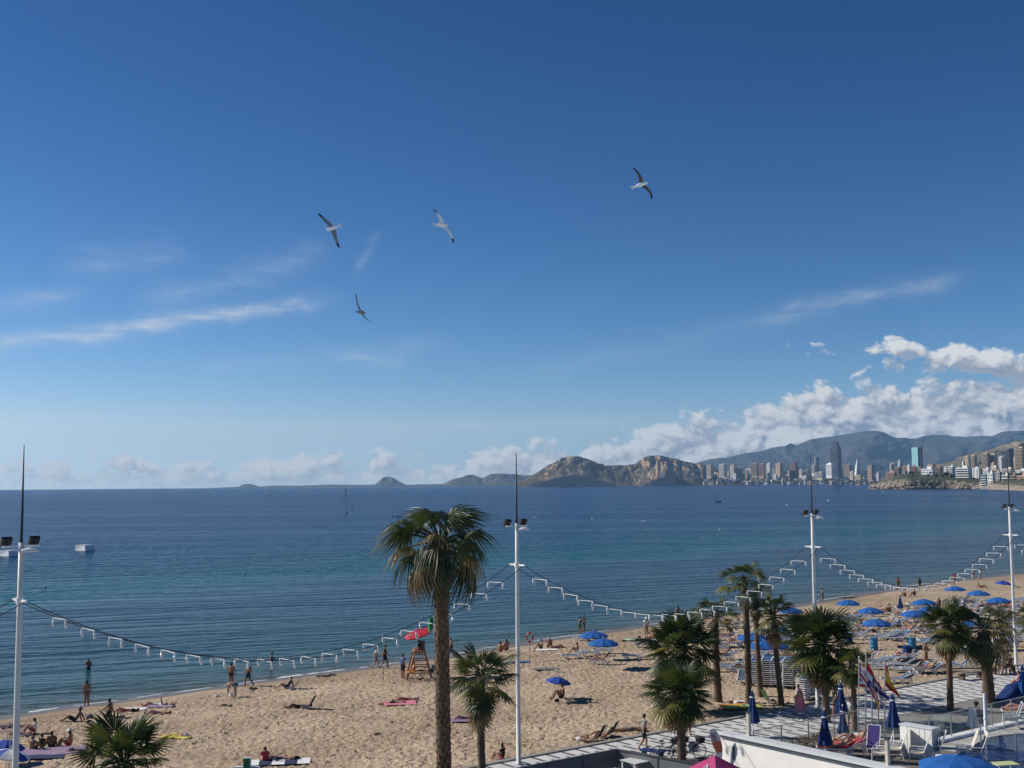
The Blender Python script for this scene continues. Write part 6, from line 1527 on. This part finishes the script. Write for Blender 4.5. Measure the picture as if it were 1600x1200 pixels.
for x, y, lab in ((1470, 1199, 'left stool under the open terrace parasol'), (1515, 1203, 'right stool under the open terrace parasol')):
    _o = thing('stool', lab, 'stool', G(x, y, DZ), .4, 'stools under the terrace parasol'); _b = MB(); _b.lathe([(.2, .45), (.2, .49)], 12); _b.build('seat', 'white_paint', _o)
    for a in range(4): _b = MB(); _b.tube([(.15*math.cos(a*1.57), .15*math.sin(a*1.57), .45), (.2*math.cos(a*1.57), .2*math.sin(a*1.57), 0)], .015, 5); _b.build('leg', 'white_paint', _o)

# ---------------------------------------------------------------- flags
FC = {'flag_red': (0.50, 0.02, 0.035), 'flag_white': (0.72, 0.72, 0.72), 'flag_blue': (0.02, 0.035, 0.20), 'flag_yellow': (0.70, 0.47, 0.03), 'flag_orange': (0.60, 0.20, 0.05)}
for k_, c_ in FC.items(): mat(k_, c_, 0.85, 0.08)
FL_ = list(FC)
def uk(u, v):
    x, y = u*2 - 1, v*2 - 1
    if abs(x) < .10 or abs(y) < .18: return 0
    if abs(x) < .17 or abs(y) < .30: return 1
    d = min(abs(y - x), abs(y + x)); 
    if d < .13: return 0
    if d < .36: return 1
    return 2
def nl(u, v): return (0, 1, 2)[min(2, int(v*3))]
def es(u, v): return 0 if (v < .25 or v > .75) else 3
def va(u, v): return (0, 3)[int(v*9) % 2] if u > .25 else 2
def org(u, v): return 4 if v < .5 else 0
def flagpole(x, ytop, label, fn, fly, dirv, y0, hoist=.85, amp=.10, fl='flag'):
    yb = 1163; base = G(x, yb, DZ); k = ppm(base); H = (yb - ytop)/k; o = thing('flagpole', label, 'flag', base, 0, 'flagpoles on the terrace edge')
    lean = .16; b = MB(); b.tube([(0, 0, 0), (lean*.5, 0, H*.5), (lean, 0, H)], [.035, .032, .025], 8); b.build('pole', 'steel', o); b = MB(); b.lathe([(.02, 0), (.045, .03), (.02, .07)], 8, c=(lean, 0, H)); b.build('finial', 'steel', o)
    z0 = (yb - y0)/k; d = Vector(dirv).normalized()
    def f(u, v):
        z = z0 - hoist*v; p = Vector((lean*z/H, 0, z)); w = math.sin(u*8.5 + v*2.0)*amp*min(1, u*3) + math.sin(u*15 + v*5)*amp*.35*u
        q = p + d*fly*u + Vector((-d.z*.25, -1, 0)).normalized()*w; q.x += (v-.5)*hoist*.5*u*(.9 if d.x > .3 else .1); q.z += (v*hoist*.55)*u
        return q
    g = MB(); g.grid(f, 44, 26, kf=fn); g.build('flag', FL_, o, True); return o
flagpole(1341, 1030, 'flagpole with a red, white and blue crossed flag', uk, 2.0, (.52, -.12, -.85), 1034, hoist=1.1)
flagpole(1352, 1026, 'flagpole with a red, white and blue striped flag', nl, 1.75, (.55, -.1, -.80), 1034, hoist=1.1)
flagpole(1362, 1025, 'flagpole with a crumpled red and yellow striped flag', va, 1.75, (.12, -.1, -.98), 1046, amp=.07)
flagpole(1372, 1024, 'flagpole with a limp orange flag', org, .9, (.03, -.05, -1), 1044, amp=.06)
flagpole(1382, 1023, 'flagpole with a red and yellow flag above a closed parasol', es, 1.45, (.42, -.1, -.90), 1036, hoist=1.05, amp=.07)

# ---------------------------------------------------------------- fenced corner, banner, pink parasol, bicycles
def fence():
    o = thing('panel_fence', 'dark grey panel fence with posts at the promenade corner', 'fence', pp(2.0, 5.0, PROM_Z), 0); o0 = pp(2.0, 5.0, PROM_Z); h = 1.0
    pts = [pp(-14, 4.9), pp(2.0, 5.0), pp(3.2, 11.5)]
    for a, b_ in zip(pts[:-1], pts[1:]):
        d = b_ - a; n = int(d.length/1.9); rz = math.atan2(d.y, d.x)
        for i in range(n):
            c = a + d*(i+.5)/n - o0; g = MB(); g.box(c + Vector((0, 0, .60)), (d.length/n - .06, .03, .74)); 
            g = MB(); g.box(c + Vector((0, 0, .60)), (d.length/n - .06, .03, .74), rz=rz); g.build('panel', 'grey_panel', o)
            p_ = MB(); p_.box(a + d*i/n - o0 + Vector((0, 0, .5)), (.07, .07, 1.0), rz=rz); p_.build('post', 'dark_steel', o)
        r = MB(); r.box((a + b_)/2 - o0 + Vector((0, 0, h)), (d.length, .12, .05), rz=rz); r.build('top_rail', 'dark_steel', o)
    f = MB(); f.v += [tuple(pp(u, w, PROM_Z + .02)) for u, w in ((-14, 5.3), (1.8, 5.3), (3.0, 12), (-14, 12))]; f.face(range(4)); mat('dark_decking', (0.07, 0.07, 0.075), 0.7); tag(f.build('bar_floor', 'dark_decking'), kind='structure')
fence()
_o = thing('slatted_table', 'white slatted table inside the grey fence corner', 'table', pp(2.0, 6.2, PROM_Z), rzp)
for i in range(6): _b = MB(); _b.box((0, -.45 + i*.17, .74), (1.0, .12, .03)); _b.build('slat', 'white_paint', _o)
for sx in (-1, 1):
    for sy in (-1, 1): _b = MB(); _b.box((sx*.42, sy*.38, .36), (.05, .05, .72)); _b.build('leg', 'white_paint', _o)
_o = thing('dark_table', 'dark bench table just behind the grey fence', 'table', P(1020, 1187), rzp - 1.2); _b = MB(); _b.box((0, 0, .42), (1.1, .55, .06)); _b.build('top', 'navy_fabric', _o)
for s in (-1, 1): _b = MB(); _b.box((s*.42, 0, .19), (.09, .4, .39)); _b.build('leg', 'black_metal', _o)
bicycle(P(1041, 1188), 25, 'black bicycle parked left of the nearest palm trunk'); bicycle(P(1056, 1187), 40, 'dark bicycle with basket half behind the nearest palm trunk'); bicycle(P(1078, 1187), 20, 'bicycle front sticking out right of the nearest palm trunk')
_b = MB(); _b.lathe([(.1, 0), (.24, .05), (.27, .25), (.18, .42), (.05, .46)], 12); _o = _b.build('delivery_bag', 'cloth_white', None, True, P(1083, 1184) + Vector((0, 0, .25))); _s = MB(); _s.tube([(-.1, 0, .42), (0, 0, .56), (.1, 0, .42)], .015, 5); _s.build('strap', 'cloth_black', _o); tag(_o, 'round white bag on the bicycle rack beside the palm', 'bag')
def pink():
    c = G(1117, 1180, 4.25); o = thing('pink_parasol', 'deep pink parasol with a white sail mark at the bottom edge', 'parasol', (c.x, c.y, PROM_Z), rzp); h = 2.25; r = 1.1; zt = h; ze = h - .75
    b = MB(); cs = [(-r, -r, ze), (r, -r, ze), (r, r, ze), (-r, r, ze)]; b.v += cs + [(0, 0, zt)]
    for i in range(4): b.face((i, (i+1) % 4, 4))
    for i in range(4):
        a, d = Vector(cs[i]), Vector(cs[(i+1) % 4]); b.quad(a, a - Vector((0, 0, .18)), d - Vector((0, 0, .18)), d)
    b.build('canopy', 'pink_canopy', o); p = MB(); p.tube([(0, 0, 0), (0, 0, zt + .06)], .03, 8); p.build('pole', 'white_paint', o)
    # sail mark on the slope facing left
    def on(s, t): return Vector((-r*t - .012, s, zt - .75*t + .012))
    m = MB()
    for pl in ([(.0, .38), (-.16, .62), (.10, .62), (.0, .38)], [(-.04, .48), (.04, .62)], [(-.2, .68), (-.08, .72), (.04, .68), (.14, .72)], [(-.22, .76), (-.2, .66)], [(.14, .66), (.16, .78), (.02, .78)]):
        m.tube([on(s*1.15 - .05, t) for s, t in pl], .022, 5)
    m.build('mark', 'white_paint', o)
pink()
def banner():
    p = pp(4.3, 8.75, PROM_Z); o = thing('feather_banner', 'white and orange feather banner with red script at the wall corner', 'banner', p, 0)
    k = ppm(p + Vector((0, 0, 1.5))); pole = []
    T0 = CAM + ray(1126, 1186)*((p - CAM).dot(FW)); top = CAM + ray(1111, 1140)*((p - CAM).dot(FW))
    a = T0 - p; t = top - p; n = 14; L, Rr = [], []
    for i in range(n+1):
        s = i/n; c = a.lerp(t, s); w = .27*math.sin(math.pi*min(1, s*.80 + .02))**.8 + .01; side = Vector((1, 0, .25)).normalized()
        L.append(c - side*w*.5); Rr.append(c + side*w*.9)
    b = MB()
    for i in range(n):
        b.quad(L[i], Rr[i], Rr[i+1], L[i+1], 1 if .18 < i/n < .52 else 0)
    mat('banner_orange', (0.62, 0.16, 0.08), 0.8); b.build('sail', ['flag_white', 'banner_orange'], o); q = MB(); q.tube([Vector((0, 0, 0))] + Rr, .015, 5); q.build('pole', 'white_paint', o)
    w = MB()
    for j, s0 in enumerate((.60, .68, .76, .84)):
        c = a.lerp(t, s0) + Vector((0, -.02, 0)); w.tube([c + Vector((-.10, 0, -.05)), c + Vector((-.02, 0, .06)), c + Vector((.05, 0, -.05)), c + Vector((.13, 0, .05))], .014, 5)
    w.build('script', 'flag_red', o)
banner()
# covered heap, scooter and riders at the right
def heap():
    p = P(1578, 1100); o = thing('covered_pile', 'pile under a dark navy cover at the right edge of the promenade', 'cover', p, rzp); b = MB()
    def f(u, v):
        x = -1.6 + 3.6*u; y = -.6 + 1.2*v; h = (.2 + .95*min(1, u*1.7))*(1 - (2*v-1)**4)*(1 if u < .96 else .4)*(1 if u > .02 else 0); return (x, y, h + .12*nz(x*2.2, y*3.1)*(h > .1))
    b.grid(f, 26, 12); b.build('sheet', 'navy_fabric', o, True); r = MB(); r.tube([(-1.6, -.62, .04), (2, -.62, .04)], .03, 6); r.build('hem', 'cable', o)
heap()
def scooter():
    p = P(1527, 1143); o = thing('mobility_scooter', 'white mobility scooter seen from behind on the road', 'scooter', p, R(35))
    b = MB(); b.box((0, 0, .34), (1.0, .5, .16), taper=.9); b.box((-.32, 0, .52), (.42, .52, .30), taper=.8); b.build('body', 'white_plastic', o)
    b = MB(); b.box((-.36, 0, .95), (.10, .46, .55), taper=.85); b.box((-.15, 0, .70), (.44, .46, .10)); b.build('seat', 'white_plastic', o)
    b = MB(); b.tube([(.48, 0, .3), (.40, 0, 1.0)], .03, 6); b.tube([(.40, -.25, 1.02), (.40, .25, 1.02)], .02, 6); b.build('tiller', 'black_metal', o)
    for x, y in ((-.38, -.26), (-.38, .26), (.42, -.2), (.42, .2)): b = MB(); b.tube([(x, y - .05, .15), (x, y + .05, .15)], .15, 12); b.build('wheel', 'rubber', o)
scooter()
person(P(1527, 1143), 'chair', 35, 'scooter rider in dark clothes and cap beyond the glass', skin='fair', top='grey', bottom='black', legs='black', hat='navy', dz=.18); person(P(1592, 1082), 'chair', 150, 'seated person in pale pink at the right edge behind the navy cover', skin='fair', top='pink', bottom='red', legs='red', dz=.05); person(G(1597, 1122, DZ), 'recline', -15, 'reddish sunbather beyond the pool at the right edge', skin='pinkish', bottom='red', dz=.0)
deck_lounger(1598, 1122, -15, 'terrace sunbed with orange towel beyond the pool', 'orange')
# pharmacy cross
def cross():
    p = AT(386, 1204, 41); o = thing('pharmacy_sign', 'green pharmacy cross with white border at the bottom edge', 'sign', (p.x, p.y, PROM_Z)); z = p.z - PROM_Z
    for s, m_, y in ((.0, 'white_paint', 0), (-.05, 'cross_green', -.06)):
        if m_ == 'cross_green': mat('cross_green', (0.012, 0.12, 0.05), 0.4)
        b = MB(); b.box((0, y, z), (.26 + s, .10, .86 + s), rz=0); b.box((-.28, y, z), (.30 + s, .098, .26 + s)); b.box((.28, y, z), (.30 + s, .098, .26 + s)); b.build('cross_face' if s else 'cross_border', m_, o)
    b = MB(); b.tube([(0, .1, 0), (0, .1, z)], .05, 8); b.build('post', 'dark_steel', o)
cross()

# ---------------------------------------------------------------- on the water
def ramp(x, y, label):
    p = G(x, y, 0); k = ppm(p); o = thing('ski_ramp', label, 'ramp', p, R(-28), 'floating ramps'); L = 23/k; w = 3.0; h = 8.5/k; b = MB()
    b.v += [(-L*.5, -w/2, 0), (L*.5, -w/2, 0), (L*.28, -w/2 + .4, h), (-L*.48, -w/2 + .2, h), (-L*.5, w/2, 0), (L*.5, w/2, 0), (L*.28, w/2, h), (-L*.48, w/2, h)]
    for f in ((0, 1, 2, 3), (5, 4, 7, 6), (1, 5, 6, 2), (4, 0, 3, 7), (3, 2, 6, 7)): b.face(f)
    b.build('hull', 'white_plastic', o); s = MB(); s.box((-L*.51, 0, h*.5), (.08, w*.9, h*.9)); s.build('end_board', 'ledge_paint', o); q = MB(); q.box((0, 0, .0), (L*1.02, w*1.02, .12)); q.build('float', 'white_plastic', o)
ramp(133, 860, 'white floating ramp alone on the sea right of the left mast'); ramp(15, 868.5, 'white floating ramp below the floodlights of the left mast')
def ski_tower():
    p = G(541, 803, 0); k = ppm(p); H = 38/k; o = thing('cable_tower', 'thin dark cable-ski pylon standing in the sea', 'pylon', p)
    b = MB(); b.tube([(0, 0, -1), (-.4, 0, H)], [.12, .08], 6); b.build('mast', 'dark_steel', o); b = MB(); b.lathe([(.9, -.2), (1.0, .3), (.5, .8)], 10); b.build('float', 'dark_steel', o); b = MB(); b.box((-.4, 0, H), (1.0, .3, .45)); b.box((-.3, 0, H*.72), (.8, .3, .35)); b.build('pulley_head', 'dark_steel', o)
    for dx, dy in ((-6, 3), (4, 5)): b = MB(); b.tube([(-.4, 0, H*.95), (dx, dy, 0)], .05, 4); b.build('stay', 'cable', o)
ski_tower()
def boat(x, y, L, label, deg=8, c='white_plastic'):
    p = G(x, y, 0); o = thing('motor_boat', label, 'boat', p, R(deg), 'boats on the bay'); b = MB(); n = 10
    for z, f in ((-.1, .8), (.55, 1.0)):
        for i in range(n+1): t = i/n; b.v.append((L*(t-.5)*f, L*.16*f*(math.sin(math.pi*min(1, t*.55 + .45))), z + .25*t*t*(z > 0)))
        for i in range(n, -1, -1): t = i/n; b.v.append((L*(t-.5)*f, -L*.16*f*(math.sin(math.pi*min(1, t*.55 + .45))), z + .25*t*t*(z > 0)))
    m_ = 2*n + 2
    for i in range(m_): b.face((i, (i+1) % m_, m_ + (i+1) % m_, m_ + i))
    b.face(range(m_, 2*m_)); b.build('hull', c, o); q = MB(); q.box((-.05*L, 0, .8), (L*.3, L*.2, .7), taper=.8); q.build('cabin', 'white_plastic', o); q = MB(); q.box((-.5*L, 0, .5), (.35, .35, .9)); q.build('outboard', 'black_metal', o)
boat(622, 807, 5.2, 'white motor boat left of the tall palm crown', 4); boat(421, 773.5, 8, 'small dark boat far out on the left', 10, 'dark_steel'); boat(1112, 763, 12, 'white boat leaving a wake near the far shore', 175); boat(560, 770, 7, 'tiny white boat far out beside the cable pylon', 6)
def jetski(x, y, label):
    p = G(x, y, 0); o = thing('jet_ski', label, 'jet ski', p, .3, 'jet skis'); b = MB(); b.box((0, 0, .3), (3.0, 1.1, .6), taper=.75); b.build('hull', 'black_metal', o); q = MB(); q.tube([(.4, 0, .5), (.2, 0, 1.3)], .1, 6); q.build('handlebar', 'black_metal', o); r = MB(); r.box((-.4, 0, .75), (1.2, .5, .3)); r.build('seat', 'dark_steel', o)
    person(p + Vector((-.4, 0, 0)), 'chair', 17, 'rider of the ' + label, skin='brown', top='black', bottom='black', legs='black', dz=.4, s=1.1)
jetski(1120, 785, 'left jet ski of the pair on the bay'); jetski(1125, 784.6, 'right jet ski of the pair on the bay')
_bm = MB(); _bm.lathe([(.1, -.3), (.42, -.1), (.48, .2), (.3, .5), (.08, .62)], 12); BW, BD = _bm.mesh('float', 'white_paint', True), _bm.mesh('float', 'dark_steel', True); _tm = MB(); _tm.tube([(0, 0, .6), (0, 0, .95)], .04, 5); BT = _tm.mesh('staff', 'dark_steel')
for i, (x, y, w, lab) in enumerate(((836, 809, 1, 'white buoy right of the middle mast head'), (925, 811, 1, 'pale buoy off the headland'), (1003, 814, 1, 'left white buoy of a close pair'), (1007, 815, 1, 'right white buoy of a close pair'), (1124, 828, 1, 'white buoy above two dark ones'), (1106, 834, 0, 'left dark buoy of three off the town'), (1135, 835.5, 0, 'right dark buoy of three off the town'), (1229, 789.5, 1, 'white buoy left of the third mast rod'), (1294, 782.5, 1, 'white buoy right of the third mast rod'), (1380, 769.5, 1, 'white buoy below the rocky point'), (481, 818, 0, 'dark buoy left of the tall palm'), (874, 801, 0, 'dark buoy in line with the headland tip'), (546, 883, 0, 'dark buoy nearer the beach left of the tall palm'), (71, 918, 0, 'dark buoy right of the left mast'), (1479, 843, 0, 'dark buoy left of the right mast'), (383, 897, 0, 'dark buoy in the turquoise strip'))):
    o = thing('buoy', lab, 'buoy', G(x, y, 0), 0, 'buoys on the bay'); o.scale = [max(.35, min(1.6, 2.4/ppm(G(x, y, 0))))]*3; link('float', BW if w else BD, o); link('staff', BT, o)

# ---------------------------------------------------------------- gulls
mat('gull_white', (0.88, 0.88, 0.87), 0.8); mat('gull_grey', (0.22, 0.23, 0.25), 0.8); mat('gull_black', (0.015, 0.015, 0.017), 0.8); mat('gull_brown', (0.12, 0.095, 0.07), 0.8, 0.5, 12); mat('beak', (0.55, 0.30, 0.04), 0.5)
def gull(c, tl, tr, head, Y, label, mats_, arch=.22, chordk=1.0, dl=0.0, dr=0.0):
    """c, tl, tr: photo pixels of the body and the wing tips; head: heading as a world vector; dl, dr: how far each tip is nearer"""
    C0 = AT(*c, Y); A = AT(tl[0], tl[1], Y - dl) - C0; B = AT(tr[0], tr[1], Y - dr) - C0; h = Vector(head).normalized()
    o = thing('seagull', label, 'seagull', C0, 0, 'gulls in flight'); L = (A - B).length/1.32
    span = (B - A).normalized(); up = span.cross(h).normalized()
    if up.z < 0: up = -up
    b = MB(); prof = [(-.30, .012), (-.24, .03), (-.14, .06), (0, .078), (.10, .07), (.17, .045), (.21, .042), (.25, .04), (.285, .018)]
    b.tube([h*x*L for x, r in prof], [r*L for x, r in prof], 10); b.build('body', mats_[0], o, True)
    t = MB(); t.quad(h*-.26*L + span*.02*L, h*-.42*L + span*.075*L, h*-.42*L - span*.075*L, h*-.26*L - span*.02*L); t.quad(h*-.26*L - span*.02*L - up*.008, h*-.42*L - span*.075*L - up*.006, h*-.42*L + span*.075*L - up*.006, h*-.26*L + span*.02*L - up*.008); t.build('tail', mats_[0], o)
    k = MB(); k.tube([h*.28*L, h*.335*L], [.014*L, .004*L], 6); k.build('beak', 'beak', o)
    for tip in (A, B):
        w = MB(); n = 12; rows = []
        for i in range(n+1):
            s = i/n; ch = (.17*(1 - s)**.55*(1 - .15*math.sin(math.pi*s)) + .012)*L*chordk
            p = tip*s + up*arch*L*.30*math.sin(math.pi*min(1, s*1.08))*(1 - .2*s) ; sweep = h*(.10*math.sin(math.pi*s*.9) - .06*s*s)*L
            le = p + sweep + h*ch*.45; te = p + sweep - h*ch*.55; rows.append((le, te, p + sweep + up*.018*L*(1 - s*.8), p + sweep - up*.012*L*(1-s)))
        for i in range(n):
            a, d = rows[i], rows[i+1]; kk = 2 if i >= n - 3 else 0
            w.quad(a[0], a[2], d[2], d[0], kk if kk else 0); w.quad(a[2], a[1], d[1], d[2], kk if kk else 0); w.quad(a[1], a[3], d[3], d[1], kk if kk else 1); w.quad(a[3], a[0], d[0], d[3], kk if kk else 1)
        w.build('wing', [mats_[1], mats_[2], 'gull_black'], o)
gull((519.5, 356.5), (497, 333), (530, 388), (-.55, -.80, -.40), 40, 'gull flying towards the viewer with one wing lit, upper left', ['gull_white', 'gull_grey', 'gull_white'], .25, 1.5)
gull((690.5, 352), (677, 326), (710, 380), (.55, .75, .12), 40, 'white gull with black wing tips, second from the left on top', ['gull_white', 'gull_white', 'gull_white'], .12, 1.35)
gull((565, 488), (555, 457.5), (582, 504.5), (.35, 1.0, .06), 42, 'dark gull with curved wings, lowest of the four', ['gull_grey', 'gull_grey', 'gull_grey'], -.30, 1.25)
gull((1002, 288.5), (989, 261), (1020, 311), (.80, .35, .33), 44, 'brown-winged gull banking, farthest right of the four', ['gull_white', 'gull_brown', 'gull_brown'], .10, 1.1)
